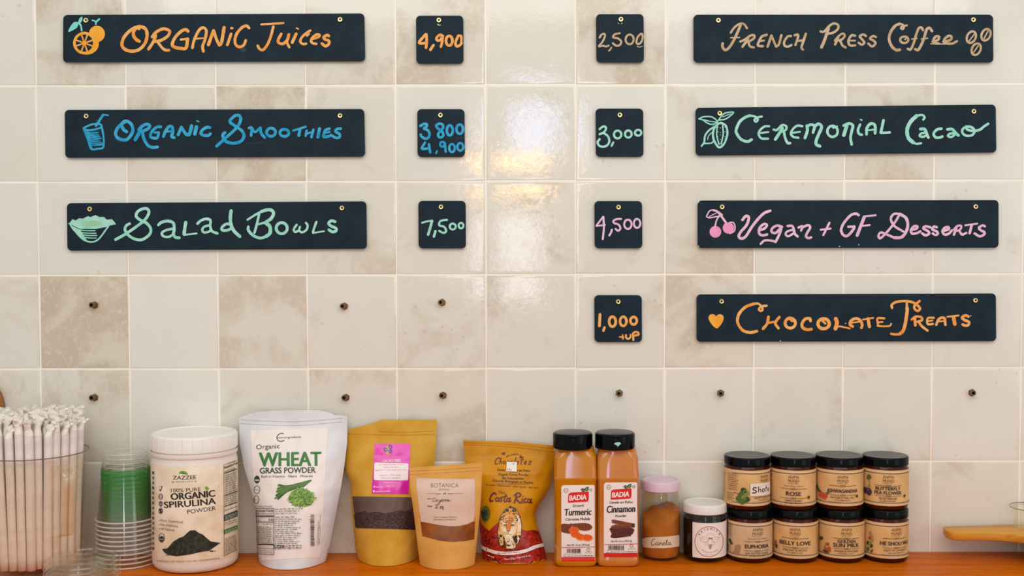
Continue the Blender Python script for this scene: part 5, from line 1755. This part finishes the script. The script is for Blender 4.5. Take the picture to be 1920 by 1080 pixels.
# ------------------------------------------------------------------ amber jars, two rows of four
AMBER = mat('amber_glass', (62, 20, 6), 0.08, spec=0.2, coat=0.05)
TANLAB = [noisy('tan_paper_label_a', (210, 166, 106), (226, 186, 128), 26, rough=0.45, spec=0.35), noisy('pale_paper_label', (204, 170, 128), (216, 186, 148), 26, rough=0.45, spec=0.35)]
EDGE = mat('cream_label_edge', (226, 194, 150), 0.45)
BROWN_INK = mat('brown_ink', (66, 46, 34), 0.5)
NAVY_INK = mat('navy_ink', (34, 26, 48), 0.5)


def amber(xl, xr, pyf, z0, label, lm, up):
    xc = (xl + xr) / 2
    if up is None:
        yf = G(xc, pyf).y
    else:
        yf = up
    r = .041
    pym = 1010 if up is None else 905
    for _ in range(6):
        cy = yf + r
        r = (P(xr, pym, cy).x - P(xl, pym, cy).x) / 2 * .998
    cx = P(xc, pym, cy).x
    root = empty('supplement_jar', (cx, cy, z0), label, 'jar', 'amber jars stacked in two rows of four')
    H = 0.0958
    h = lambda f: z0 + f
    body = lathe('body', [(0, h(.0004)), (r * .84, h(.0004)), (r * .93, h(.0015)), (r * .975, h(.005)), (r * .985, h(.009)), (r * .985, h(.072)), (r * .97, h(.0755)), (r * .92, h(.079)), (r * .90, h(.083)), (0, h(.083))], (cx, cy), AMBER, root, 56)
    lid = lathe('lid', [(r * .955, h(.0805)), (r * .985, h(.0808)), (r * .985, h(H - .0022)), (r * .965, h(H - .0006)), (r * .94, h(H))], (cx, cy), LIDBLK, root, 56)
    lathe('lid_top', [(r * .94, h(H)), (r * .3, h(H)), (0, h(H))], (cx, cy), LIDTOP, lid, 56)
    lab = lathe('label', [(r * .988, h(.0088)), (r * .995, h(.0089)), (r * .995, h(.0739)), (r * .988, h(.074))], (cx, cy), lm, root, 96)
    return root, lab, r, cx, cy, H, yf


def jar_art(a, cx, side=0.0):
    """border bands of the label at (zoom) column cx; returns nothing"""
    pass


def band(a, lab, m, r, cx, cy, z, hgt, zig):
    pass


def jar_label(lab, root, r, cx, cy, z0, draw, yf):
    """label print laid out in millimetres round the jar: s to the right of the viewer-facing line, t above the jar's foot"""
    ang0 = math.atan2(EYE.x - cx, cy - EYE.y)         # direction of the viewer
    rad = r * .995 + .0003
    a = Art(0, 0, 1)
    draw(a)
    mats, V, Fc, fm = [], [], [], []
    for k, (pv, pf, m) in enumerate(a.items):
        if m not in mats: mats.append(m)
        mi = mats.index(m)
        bm = bmesh.new()
        vs = [bm.verts.new(v) for v in pv]
        for q in pf:
            if len(set(q)) < 3: continue
            try: bm.faces.new([vs[i] for i in q])
            except ValueError: pass
        dice(bm, 5.0)
        bm.verts.index_update()
        o = len(V)
        for v in bm.verts:
            th = ang0 + v.co.x / 1000 / rad
            rr = rad + (k + 0.9 * v.co.z) * 0.000012
            V.append(Vector((cx + rr * math.sin(th), cy - rr * math.cos(th), z0 + (-v.co.y) / 1000)))
        for f in bm.faces:
            ids = [v.index + o for v in f.verts]
            n = (V[ids[1]] - V[ids[0]]).cross(V[ids[2]] - V[ids[0]])
            ctr = V[ids[0]]
            if n.dot(Vector((ctr.x - cx, ctr.y - cy, 0))) < 0: ids.reverse()
            Fc.append(tuple(ids))
            fm.append(mi)
        bm.free()
    mk('print', V, Fc, None, lab, False, mats=mats, fm=fm)


def std_label(a, c, title, sub, script=None, sub2=True, rules=True, seal=True, one=True, wid=38):
    """common layout, c = centre of the front panel in mm (y counts upward as negative)"""
    L0, L1 = c - 62, c + 62
    for y in (-70.5, -12.5):                           # zigzag border strips
        a.s(EDGE, 4.2, [(L0, y), (L0, y), (L1, y), (L1, y)])
        d = 2.6 if y < -40 else -2.6
        a.s(BROWN_INK, 0.8, [(L0, y + d), (L0, y + d), (L1, y + d), (L1, y + d)])
        k = L0
        while k < L1:
            a.poly(BROWN_INK, [(k, y + d * .75), (k + 1.6, y + d * .75), (k + .8, y + d * .1)])
            k += 2.6
    a.text(BROWN_INK, 'ANIMA', c - 9.6, -59.8, c + 9.6, -59.8, 5.6, -0.006)
    a.text(BROWN_INK, 'MUNDI', c - 9.6, -52.6, c + 9.6, -52.6, 5.6, -0.006)
    a.dashes(BROWN_INK, c - 9, -50.2, c + 9, -50.2, 1.0, 3, word=(1, 1.6), gap=.7)
    top = -46.5
    if script:
        a.text(BROWN_INK, script, c - 18, -44.6, c + 18, -44.6, 3.0, -0.01, shear=.5)
        top = -41
    lines = title if isinstance(title, list) else [title]
    y1 = top + (17 if len(lines) == 1 else 18.5)
    for y in (top, y1):
        a.s(BROWN_INK, .7, [(c - 24, y), (c - 6, y + .4)])
        a.s(BROWN_INK, .7, [(c + 6, y + .4), (c + 24, y)])
        a.ring(BROWN_INK, .7, c - 2.4, y + .3, 2.4, 1.2)
        a.ring(BROWN_INK, .7, c + 2.4, y + .3, 2.4, 1.2)
    if len(lines) == 1:
        t, w, hh = lines[0]
        a.text(NAVY_INK, t, c - w / 2, top + 12.6, c + w / 2, top + 12.6, hh, 0.03)
    else:
        for i, (t, w, hh) in enumerate(lines):
            a.text(NAVY_INK, t, c - w / 2, top + 8.2 + i * 7.8, c + w / 2, top + 8.2 + i * 7.8, hh, 0.03)
    w2 = 31 if len(sub) < 14 else 44
    a.text(BROWN_INK, sub, c - w2 / 2, y1 + 6.6, c + w2 / 2, y1 + 6.6, 3.6, 0.012)
    if sub2: a.dashes(BROWN_INK, c - 14, y1 + 10.0, c + 14, y1 + 10.0, 1.5, len(sub), word=(3, 8), gap=1.0)
    a.dashes(INK_FAINT, c - 26, y1 + 13.2, c + 26, y1 + 13.2, 1.2, 7, word=(3, 9), gap=1.0)


GK = [mat('ginkgo_ink', (70, 104, 40), 0.5), mat('ginkgo_dark_ink', (42, 70, 32), 0.5), mat('ginkgo_light_ink', (120, 140, 60), 0.5)]
FL = [mat('coral_flower_ink', (196, 74, 46), 0.5), mat('berry_ink', (52, 38, 66), 0.5), mat('rust_ink', (160, 84, 34), 0.5), mat('beige_flower_ink', (168, 126, 92), 0.5)]


def side_text(a, x0, x1, ys, seed):
    for k, y in enumerate(ys):
        a.dashes(BROWN_INK, x0, y, x1 - (k * 7 % 5), y, 1.5, seed + k, word=(2.5, 6), gap=.9)


def d_shata(a):
    std_label(a, 35, [('', 1, 1)] if False else ('', 1, 1), 'ADAPTOGENIC MIND')
    side_text(a, -58, -44, [-64 + k * 3.4 for k in range(15)], 10); side_text(a, -38, -14, [-66 + k * 3.6 for k in range(9)], 40); side_text(a, -40, -22, [-30 + k * 3 for k in range(5)], 60)
    a.s(BROWN_INK, 1, '-24,-33 -16,-31 -12,-24')
    for (x, y, rx, ry, t, q) in ((-10, -30, 5, 6, .3, 0), (-5, -38, 6, 5, .6, 1), (-1, -34, 5, 6, -.3, 2), (-14, -22, 6, 5.5, 0, 0), (-5, -25, 5, 5, .4, 2), (0, -22, 6, 5, -.2, 1), (-8, -17, 5.5, 5, .2, 0)):
        a.disc(GK[q], x, y, rx, ry, t, 9)
    a.rect(mat('white_sticker', (226, 216, 206), 0.4), 6, -51, 52, -28, 10, 3)
    a.s(INK, 2.2, '17,-43 12,-43.5 11,-40 16,-38 16,-34.5 10,-34'); a.s(INK, 1.6, '21,-45 21,-35'); a.s(INK, 1.6, '21,-39 25,-40 26,-35'); a.ring(INK, 1.6, 31, -37.5, 2.6, 2.8); a.s(INK, 1.6, '38,-45 37,-35'); a.s(INK, 1.4, '35,-41 41,-41'); a.s(INK, 1.6, '45,-40 42,-38 43,-35 46,-37 46,-40 47,-35')


def d_rose(a):
    std_label(a, 1.5, ('ROSE', 27, 7.6), 'OPEN HEART', 'Organic Flower Medicine'); side_text(a, -56, -41, [-62 + k * 3.8 for k in range(12)], 20); a.disc(BROWN_INK, 30, -25, 2.6, 3)


def d_ash(a):
    std_label(a, 7, ('ASHWAGANDHA', 56, 6.4), "NATURE'S CHILL PILL"); side_text(a, -58, -42, [-64 + k * 3.6 for k in range(9)], 30)
    a.s(GK[1], 5, '-46,-40 -40,-33 -35,-31'); a.poly(GK[0], '-24,-31 -18,-35 -16,-32 -22,-28')
    for (x, y) in ((-34, -29), (-28, -28), (-32, -24), (-26, -22), (-23, -26), (-37, -25)): a.disc(FL[0], x, y, 3.6, 3.2, n=8)
    a.disc(BROWN_INK, 34, -27, 2.4, 2.8)


def d_pea(a):
    std_label(a, 6, [('BUTTERFLY', 45, 6.0), ('PEA FLOWER', 49, 6.0)], 'BLUE HEALER')
    a.poly(GK[0], '-34,-62 -28,-64 -23,-58 -26,-58 -30,-52 -35,-56'); a.s(GK[2], 1.4, '-29,-56 -29,-46 -34,-38'); a.s(GK[2], 1.4, '-29,-50 -27,-40')
    for (x, y, rx, ry) in ((-38, -33, 5, 6), (-29.5, -32, 6, 7)): a.disc(FL[1], x, y, rx, ry)
    a.disc(mat('berry_shine_ink', (96, 80, 110), 0.5), -31, -35, 2, 2.4, n=8); a.disc(BROWN_INK, 38, -27, 2.4, 2.8)


def d_eup(a):
    std_label(a, 15, ('EUPHORIA', 46, 7.0), 'JOY, ECSTASY & BLISS', 'Handcrafted Plant Medicine'); side_text(a, -52, -32, [-66 + k * 3.5 for k in range(7)], 50); a.disc(GK[1], -40, -37, 4, 4, n=8); a.disc(BROWN_INK, -36, -33, 3, 3, n=8); side_text(a, -50, -38, [-28 + k * 3 for k in range(4)], 55)
    for (x, y) in ((-24, -28), (-19, -30), (-25, -22), (-20, -23), (-22, -17), (-27, -18)): a.disc(FL[3], x, y, 3.6, 3.8, .4, 8)


def d_bel(a):
    std_label(a, 0, ('BELLY LOVE', 58, 7.2), 'DEBLOAT & DETOX'); a.disc(FL[2], -40, -32, 3, 6, .3, 8); a.disc(BROWN_INK, -37, -27, 3, 4, 0, 8); side_text(a, 45, 60, [-62 + k * 3.8 for k in range(12)], 70)


def d_sun(a):
    std_label(a, 11, [('GOLDEN', 33, 5.8), ('SUN MILK', 48, 6.8)], 'AWAKE & FOCUSED'); side_text(a, -58, -42, [-64 + k * 3.8 for k in range(6)], 80)
    a.disc(GK[1], -40, -40, 3.4, 4, 0, 8); a.disc(BROWN_INK, -36, -42, 3, 2.4, .4, 8); a.disc(FL[2], -24, -33, 4.5, 3, -.3, 9); a.poly(FL[2], '-32,-18 -30,-30 -26,-24 -20,-30 -17,-22 -22,-16'); a.disc(BROWN_INK, -28, -19, 6, 2.4, .1, 8); a.disc(FL[0], -20, -25, 2.6, 4, .5, 8)


def d_he(a):
    std_label(a, 20, ('HE SHOU WU', 58, 7.0), 'ROOT OF LONGEVITY'); a.text(NAVY_INK, 'HE SHOU WU', -300, 0, -299, 0, .01) if False else None
    side_text(a, -54, -42, [-64 + k * 4 for k in range(7)], 90)
    for (x, y, q) in ((-28, -52, 3), (-25, -47, 3), (-29, -43, 2), (-24, -40, 3)): a.disc(FL[q], x, y, 3, 3.6, .5, 8)
    for (x, y, q, rx) in ((-33, -33, 1, 3.4), (-25, -29, 1, 3), (-33, -22, 0, 4), (-28, -33, 2, 2.4), (-24, -20, 1, 1.6)): a.disc(GK[q], x, y, rx, 4, .6, 8)


lows = [(1362.5, 1448, d_eup, 'amber jar in the lower row, leftmost, next to the squat white-lidded jar', 1),
        (1448.5, 1533, d_bel, 'amber jar in the lower row, second from left, two-word navy title', 0),
        (1533, 1619.5, d_sun, 'amber jar in the lower row, third from left, brown almonds on label', 0),
        (1618.5, 1701.5, d_he, 'amber jar in the lower row, rightmost, pale flowers and leaves on it', 0)]
ups = [(1357, 1443.6, d_shata, 'upper-row amber jar, leftmost, green leaves and a white handwritten sticker on it', 0),
       (1443.8, 1529, d_rose, 'amber jar in the upper row, second from left, single-word rose title', 0),
       (1528.6, 1617.5, d_ash, 'amber jar in the upper row, third from left, coral berries on the label', 0),
       (1616.8, 1702, d_pea, 'amber jar in the upper row, rightmost, purple fruit on the label', 0)]
for (lo, up) in zip(lows, ups):
    root, lab, r, cx, cy, H, yf = amber(lo[0], lo[1], 1057.5, ZC + .0003, lo[3], TANLAB[lo[4]], None)
    jar_label(lab, root, r, cx, cy, ZC + .0003, lo[2], yf)
    z1 = ZC + .0003 + H + .0003
    root, lab, r, cx, cy, H, yf = amber(up[0], up[1], 0, z1, up[3], TANLAB[up[4]], yf + .0005)
    jar_label(lab, root, r, cx, cy, z1, up[2], yf)

# ------------------------------------------------------------------ pitcher of paper-wrapped straws
PL_CLEAR = clear('clear_pitcher_plastic', (252, 250, 245), 0, 0.05, 0.02)
pcx, pcy = P(62, 900, -.109).x, -0.109
r_pit = empty('pitcher', (pcx, pcy, ZC), 'clear plastic pitcher packed with paper-wrapped straws at the left end of the worktop', 'pitcher')
zr = zat(864, pcy - .094, 62)                             # rim height
R0 = 0.0955
prof = [(0, ZC + .0005), (.054, ZC + .0005), (.070, ZC + .003), (.082, ZC + .011), (.0885, ZC + .026), (R0, zr - .002), (R0 + .0004, zr), (R0 - .0028, zr), (R0 - .003, zr - .003), (.0862, ZC + .028), (.0832, ZC + .0165), (.079, ZC + .0158), (0, ZC + .0155)]
lathe('body', prof, (pcx, pcy), PL_CLEAR, r_pit, 72)
V, Fc = [], []
n = 72
for k in range(n):
    t = 2 * math.pi * k / n
    for i in range(6):
        s = 2 * math.pi * i / 6
        rr = R0 - .0012 + .0015 * math.cos(s)
        V.append((pcx + rr * math.cos(t), pcy + rr * math.sin(t), zr + .0010 * math.sin(s)))
for k in range(n):
    k2 = (k + 1) % n
    for i in range(6):
        i2 = (i + 1) % 6
        Fc.append((k * 6 + i, k2 * 6 + i, k2 * 6 + i2, k * 6 + i2))
mk('rim', V, Fc, film('pitcher_rim_film', (122, 104, 108), .7), r_pit)
# strap handle facing the room
hx = P(88, 950, pcy - R0 - .02).x - pcx
hy = -math.sqrt(R0 ** 2 - hx ** 2)
dirv = Vector((hx, hy, 0)).normalized()
side = Vector((-dirv.y, dirv.x, 0))
zt, zb = zat(886, pcy - R0 - .01, 88), zat(1016, pcy - R0 - .01, 88)
path = [(.0905, zt + .004), (.110, zt + .006), (.128, zt - .002), (.133, zt - .016), (.131, (zt + zb) / 2), (.124, zb + .012), (.108, zb), (.085, zb - .002)]
path = [(c.x, c.y) for c in catmull([(a_ * 1000, z_ * 1000) for a_, z_ in path], 6)]
V, Fc = [], []
for i, (rad, zz) in enumerate(path):
    c0 = Vector((pcx, pcy, 0)) + dirv * (rad / 1000)
    a_, b_ = path[max(i - 1, 0)], path[min(i + 1, len(path) - 1)]
    t = Vector((b_[0] - a_[0], b_[1] - a_[1])).normalized()
    nrm = dirv * t.y + Vector((0, 0, -t.x))
    for k in range(12):
        th = 2 * math.pi * k / 12
        q = c0 + side * (.0125 * math.copysign(abs(math.cos(th)) ** .6, math.cos(th))) + nrm * (.0035 * math.sin(th))
        V.append((q.x, q.y, zz / 1000 + nrm.z * .0035 * math.sin(th) * 0))
for i in range(len(path) - 1):
    for k in range(12):
        k2 = (k + 1) % 12
        Fc.append((i * 12 + k, i * 12 + k2, (i + 1) * 12 + k2, (i + 1) * 12 + k))
Fc += [tuple(range(12))[::-1], tuple(range((len(path) - 1) * 12, len(path) * 12))]
mk('handle', V, Fc, clear('clear_handle_plastic', (250, 246, 236), 0, 0.06, 0.08), r_pit)

WRAP = noisy('straw_wrapper_paper', (228, 218, 216), (240, 232, 226), 60, rough=0.6, bump=0.15, bscale=120)
TIPM = noisy('crumpled_paper', (232, 224, 212), (244, 238, 228), 50, rough=0.65)
rnd = random.Random(21)


def straw(h, seed, label):
    """paper sleeve round a fat straw with its torn crumpled end"""
    rs = .0075
    rn = random.Random(seed)
    root_o = None
    V, Fc = [], []
    n = 14
    lev = [0, .02, .1, .16, h - .012, h]
    for j, z_ in enumerate(lev):
        for k in range(n):
            t = 2 * math.pi * k / n
            rr = rs * (1 + .05 * math.sin(3 * t + seed + j)) * (.97 if j == 5 else 1)
            V.append((rr * math.cos(t), rr * math.sin(t), z_))
    for j in range(len(lev) - 1):
        for k in range(n):
            k2 = (k + 1) % n
            Fc.append((j * n + k, j * n + k2, (j + 1) * n + k2, (j + 1) * n + k))
    Fc.append(tuple(range(n))[::-1])
    o = mk('drinking_straw', V, Fc, WRAP, None, True)
    tag(o, label, 'straw', 'paper-wrapped straws in the clear pitcher')
    V, Fc = [], []
    m_ = 9
    sx, sy = rn.uniform(-.0055, .0055), rn.uniform(-.0055, .0055)
    top = rn.uniform(.024, .040)
    for j in range(m_):
        f = j / (m_ - 1)
        rad = rs * interp([(0, .98), (.25, .95), (.45, .85), (.7, 1.28), (1, 1.1)], f)
        flat = interp([(0, 1), (.4, .7), (1, .4)], f)
        tw = f * rn.uniform(.6, 1.6) + seed
        for k in range(n):
            t = 2 * math.pi * k / n
            j_ = 1 + (.34 * f) * noise.noise(Vector((math.cos(t) * 2.2, math.sin(t) * 2.2, f * 4 + seed * 9)))*2
            x, y = rad * j_ * math.cos(t), rad * j_ * math.sin(t) * flat
            V.append((x * math.cos(tw) - y * math.sin(tw) + sx * f ** 1.5, x * math.sin(tw) + y * math.cos(tw) + sy * f ** 1.5,
                      h + f * top * (1 - .25 * abs(sx) / .008) + (.006 * f) * noise.noise(Vector((t * 1.5, f * 3, seed * 5)))))
    for j in range(m_ - 1):
        for k in range(n):
            k2 = (k + 1) % n
            Fc.append((j * n + k, j * n + k2, (j + 1) * n + k2, (j + 1) * n + k))
    Fc.append(tuple(range((m_ - 1) * n, m_ * n)))
    mk('wrapper_end', V, Fc, TIPM, o, True, sharp=28)
    return o


hs = zat(819, pcy - .085, 62) - (ZC + .017)
spots = []
pit = .0153
for j in range(-6, 7):
    for i in range(-7, 8):
        x = i * pit + (pit / 2 if j % 2 else 0)
        y = j * pit * .87
        if math.hypot(x, y) < .0728: spots.append((x, y))
spots.sort(key=lambda s: s[1])
STL = 'paper-wrapped white straw with crumpled torn end standing in the clear pitcher'
protos = [straw(hs + d, s, STL) for s, d in ((1, 0), (2, -.004), (3, .004), (4, .001), (5, -.002), (6, .006))]
for k, (x, y) in enumerate(spots):
    src = protos[k % 6] if k >= 6 else None
    o = protos[k] if k < 6 else dup(protos[rnd.randrange(6)], (0, 0, 0))
    fan = 1.0
    tilt = .045
    o.location = (pcx + x, pcy + y, ZC + .0172)
    o.rotation_euler = (-y * tilt / .07, x * tilt / .07, rnd.uniform(-.15, .15))


# ------------------------------------------------------------------ upside-down cups, nested
CUPP = clear('clear_cup_plastic', (253, 253, 252), 0, 0.04, 0.018)
RIMF = film('rim_highlight_film', (238, 234, 226), .42)  # whitish film paints ring highlights onto the clear cup edges
GREEN1 = film('green_print_film', (24, 140, 40), .62)
q = G(219, 1070)
ccx, ccy = q.x, q.y + .0550
pitch = .0082
cup_top = .1245
cup0 = empty('plastic_cup', (ccx, ccy, ZC + .0004), '', 'cup', 'clear cups nested upside down')
rb, rt = .0375, .0525
zz = lambda f: ZC + .0004 + f
lathe('wall', [(rt, zz(.002)), (rt - .0022, zz(.010)), (rb + .0035, zz(cup_top - .012)), (rb + .002, zz(cup_top - .004)), (rb, zz(cup_top)), (rb - .004, zz(cup_top)), (rb - .006, zz(cup_top - .003)), (0, zz(cup_top - .003))], (ccx, ccy), CUPP, cup0, 56)
V, Fc = [], []
n = 56
for k in range(n):                                       # rolled rim
    t = 2 * math.pi * k / n
    for i in range(8):
        s = 2 * math.pi * i / 8
        rr = rt + .0012 + .0016 * math.cos(s)
        V.append((ccx + rr * math.cos(t), ccy + rr * math.sin(t), zz(.0018 + .0016 * math.sin(s))))
for k in range(n):
    k2 = (k + 1) % n
    for i in range(8):
        i2 = (i + 1) % 8
        Fc.append((k * 8 + i, k2 * 8 + i, k2 * 8 + i2, k * 8 + i2))
mk('rim', V, Fc, RIMF, cup0)
V, Fc = [], []
for k in range(n):                                       # thick edge of the foot, carrying the same painted highlight
    t = 2 * math.pi * k / n
    for i in range(6):
        s = 2 * math.pi * i / 6
        rr = rb + .0004 + .0011 * math.cos(s)
        V.append((ccx + rr * math.cos(t), ccy + rr * math.sin(t), zz(cup_top - .003 + .0011 * math.sin(s))))
for k in range(n):
    k2 = (k + 1) % n
    for i in range(6):
        i2 = (i + 1) % 6
        Fc.append((k * 6 + i, k2 * 6 + i, k2 * 6 + i2, k * 6 + i2))
mk('foot_ring', V, Fc, RIMF, cup0)
rw = lambda f: interp([(.010, rt - .0022), (cup_top - .012, rb + .0035)], f) + .0003
lathe('printed_band', [(rw(.082), zz(.082)), (rw(.094), zz(.094))], (ccx, ccy), GREEN1, cup0, 56)['label'] = 'green printed band'
N_CUP = 11
for k in range(N_CUP):
    lb = 'clear plastic cup with green band, nested among the upside-down cups of the stack'
    if k == 0: lb = 'clear green-banded cup, bottom of the upside-down stack, its rim on the worktop'
    if k == N_CUP - 1: lb = 'clear green-banded cup, topmost of the upside-down stack beside the straws'
    if k == 0: cup0['label'] = lb
    else: dup(cup0, (ccx, ccy, ZC + .0004 + pitch * k), lb)

# ------------------------------------------------------------------ stack of flat clear lids, nearest the camera
LIDP = clear('clear_lid_plastic', (247, 247, 243), 0, 0.05, 0.04)
dl = 1.76
lz = P(154, 1043, -DIST + dl).z
lcx, lcy = P(154, 1043, -DIST + dl).x, -DIST + dl
rl = .0555
nl = 13
lp = (lz - ZC - .008) / (nl - 1)
lid0 = lathe('cup_lid', [(rl, ZC + .0003), (rl + .0012, ZC + .0012), (rl, ZC + .0030), (rl - .0015, ZC + .0034), (rl - .0022, ZC + .0070), (rl - .0045, ZC + .0080), (rl - .0075, ZC + .0078), (rl - .0090, ZC + .0055), (rl * .5, ZC + .0052), (rl * .46, ZC + .0064), (rl * .22, ZC + .0064), (rl * .20, ZC + .0052), (0, ZC + .0052)], (lcx, lcy), LIDP, None, 64, loc=(lcx, lcy, ZC))
tag(lid0, 'clear flat cup lid at the bottom of the low stack in front of the straws', 'lid', 'clear flat lids in the front stack')
for k in range(1, nl):
    dup(lid0, (lcx + rnd.uniform(-.0006, .0006), lcy + rnd.uniform(-.0006, .0006), ZC + lp * k),
        'clear flat cup lid on the very top of the front stack' if k == nl - 1 else 'clear flat cup lid within the low stack in front of the straws')

# ------------------------------------------------------------------ serving paddle at the right end
zp1 = ZC + .0535
BAMBOO = wood_material('pale_bamboo', (192, 130, 36), (208, 146, 50), (220, 164, 72), 0.4, 0.8, 0.1, 0.2, 0.12)
out_top = []
back = [(1768.5, 987.5), (1776, 986.2), (1830, 985.2), (1880, 983.5), (1920, 983), (1980, 980), (2060, 977), (2140, 979)]
front = [(2150, 1000), (2140, 1024), (2060, 1030), (1990, 1016), (1950, 1008), (1920, 1004.5), (1894, 1001.5), (1859, 999), (1804, 998.5), (1781, 996.5), (1771.5, 992.5)]
pts = []
for (x, y) in catmull(back, 8) + catmull(front, 8):
    g_ = G(x, y, zp1)
    pts.append((g_.x, min(g_.y, -.004)))
V, Fc = [], []
n = len(pts)
cxp = sum(p[0] for p in pts) / n
cyp = sum(p[1] for p in pts) / n
th = .0150
lv = ((zp1, .0015), (zp1 - .0012, 0), (zp1 - th + .002, 0), (zp1 - th, .002))
for (z_, ins) in lv:
    for i in range(n):
        a_, b_ = Vector(pts[i - 1]), Vector(pts[(i + 1) % n])
        t = (b_ - a_)
        t = t.normalized() if t.length > 1e-9 else Vector((1, 0))
        nn = Vector((t.y, -t.x))
        if nn.dot(Vector(pts[i]) - Vector((cxp, cyp))) < 0 and False: nn = -nn
        V.append((pts[i][0] + nn.x * ins, pts[i][1] + nn.y * ins, z_))
for l in range(3):
    for k in range(n):
        k2 = (k + 1) % n
        Fc.append((l * n + k, (l + 1) * n + k, (l + 1) * n + k2, l * n + k2))
Fc += [tuple(range(n)), tuple(range(3 * n, 4 * n))[::-1]]
bmx = bmesh.new()
tmp = bpy.data.meshes.new('t')
tmp.from_pydata(V, [], Fc)
bmx.from_mesh(tmp)
bmesh.ops.recalc_face_normals(bmx, faces=bmx.faces)
V = [v.co.copy() for v in bmx.verts]
Fc = [tuple(v.index for v in f.verts) for f in bmx.faces]
bmx.free()
bpy.data.meshes.remove(tmp)
pad = mk('serving_board', V, Fc, BAMBOO, None, True, loc=(pts[0][0], pts[0][1], zp1 - th), sharp=50)
tag(pad, 'pale wooden serving paddle with rounded handle raised above the worktop at the right edge', 'board')

sx = P(1992, 1020, -.07).x
hb = zp1 - th - ZC
stand = empty('dark_dish', (sx, -.068, ZC), 'small black dish under the wooden paddle at the right edge', 'dish')
r_ = .0605
lathe('bowl', [(0, ZC + .0004), (.040, ZC + .0004), (.044, ZC + .003), (.054, ZC + hb * .6), (r_, ZC + hb - .0022), (r_, ZC + hb - .0003), (r_ - .003, ZC + hb - .0003), (.050, ZC + hb * .6), (.040, ZC + .006), (0, ZC + .005)], (sx, -.068), mat('black_glaze', (20, 18, 18), 0.15), stand, 56)

g_ = G(1932, 997, zp1)
gr = .0300
gy = g_.y + gr
gy = min(gy, -.042)
gx = P(1934, 990, gy).x
gz1 = zat(950.5, gy, 1934)
tum = empty('drinking_glass', (gx, gy, zp1), 'small clear drinking glass standing on the wooden paddle, cut by the right edge', 'glass')
lathe('body', [(0, zp1 + .0004), (gr * .9, zp1 + .0004), (gr, zp1 + .003), (.0385, gz1 - .001), (.0388, gz1), (.0374, gz1), (.0370, gz1 - .002), (gr - .0015, zp1 + .006), (0, zp1 + .005)], (gx, gy), clear('tumbler_glass', (253, 252, 249), 0, 0.03, 0.03), tum, 56)
V, Fc = [], []
n = 56
for k in range(n):
    t = 2 * math.pi * k / n
    for i in range(6):
        s = 2 * math.pi * i / 6
        rr = .0381 + .0007 * math.cos(s)
        V.append((gx + rr * math.cos(t), gy + rr * math.sin(t), gz1 + .0007 * math.sin(s)))
for k in range(n):
    k2 = (k + 1) % n
    for i in range(6):
        i2 = (i + 1) % 6
        Fc.append((k * 6 + i, k2 * 6 + i, k2 * 6 + i2, k * 6 + i2))
mk('rim', V, Fc, mat('glass_rim', (120, 104, 92), 0.08, spec=0.8), tum)

# ------------------------------------------------------------------ round wooden board hung on the tiles at the left edge
wc = P(-62, 768, 0)
rbw = .0745
V, Fc = [], []
n = 64
for (rr, y) in ((rbw - .002, -.0015), (rbw, -.004), (rbw, -.0115), (rbw - .003, -.0140), (rbw * .6, -.0145)):
    for k in range(n):
        t = 2 * math.pi * k / n
        V.append((wc.x + rr * math.cos(t), y, wc.z + rr * math.sin(t)))
for l in range(4):
    for k in range(n):
        k2 = (k + 1) % n
        Fc.append((l * n + k, l * n + k2, (l + 1) * n + k2, (l + 1) * n + k))
Fc += [tuple(range(n)), tuple(range(4 * n, 5 * n))]
rb_ = mk('round_wooden_board', V, Fc, wood_material('brown_wood', (132, 84, 30), (150, 100, 42), (168, 116, 56), 0.45, 1.0, 0.1), None, True, loc=(wc.x, 0, wc.z - rbw), sharp=40)
bmx = bmesh.new(); bmx.from_mesh(rb_.data); bmesh.ops.recalc_face_normals(bmx, faces=bmx.faces); bmx.to_mesh(rb_.data); bmx.free()
tag(rb_, 'round brown wooden board on the tiles at the left edge, behind the straws', 'board')
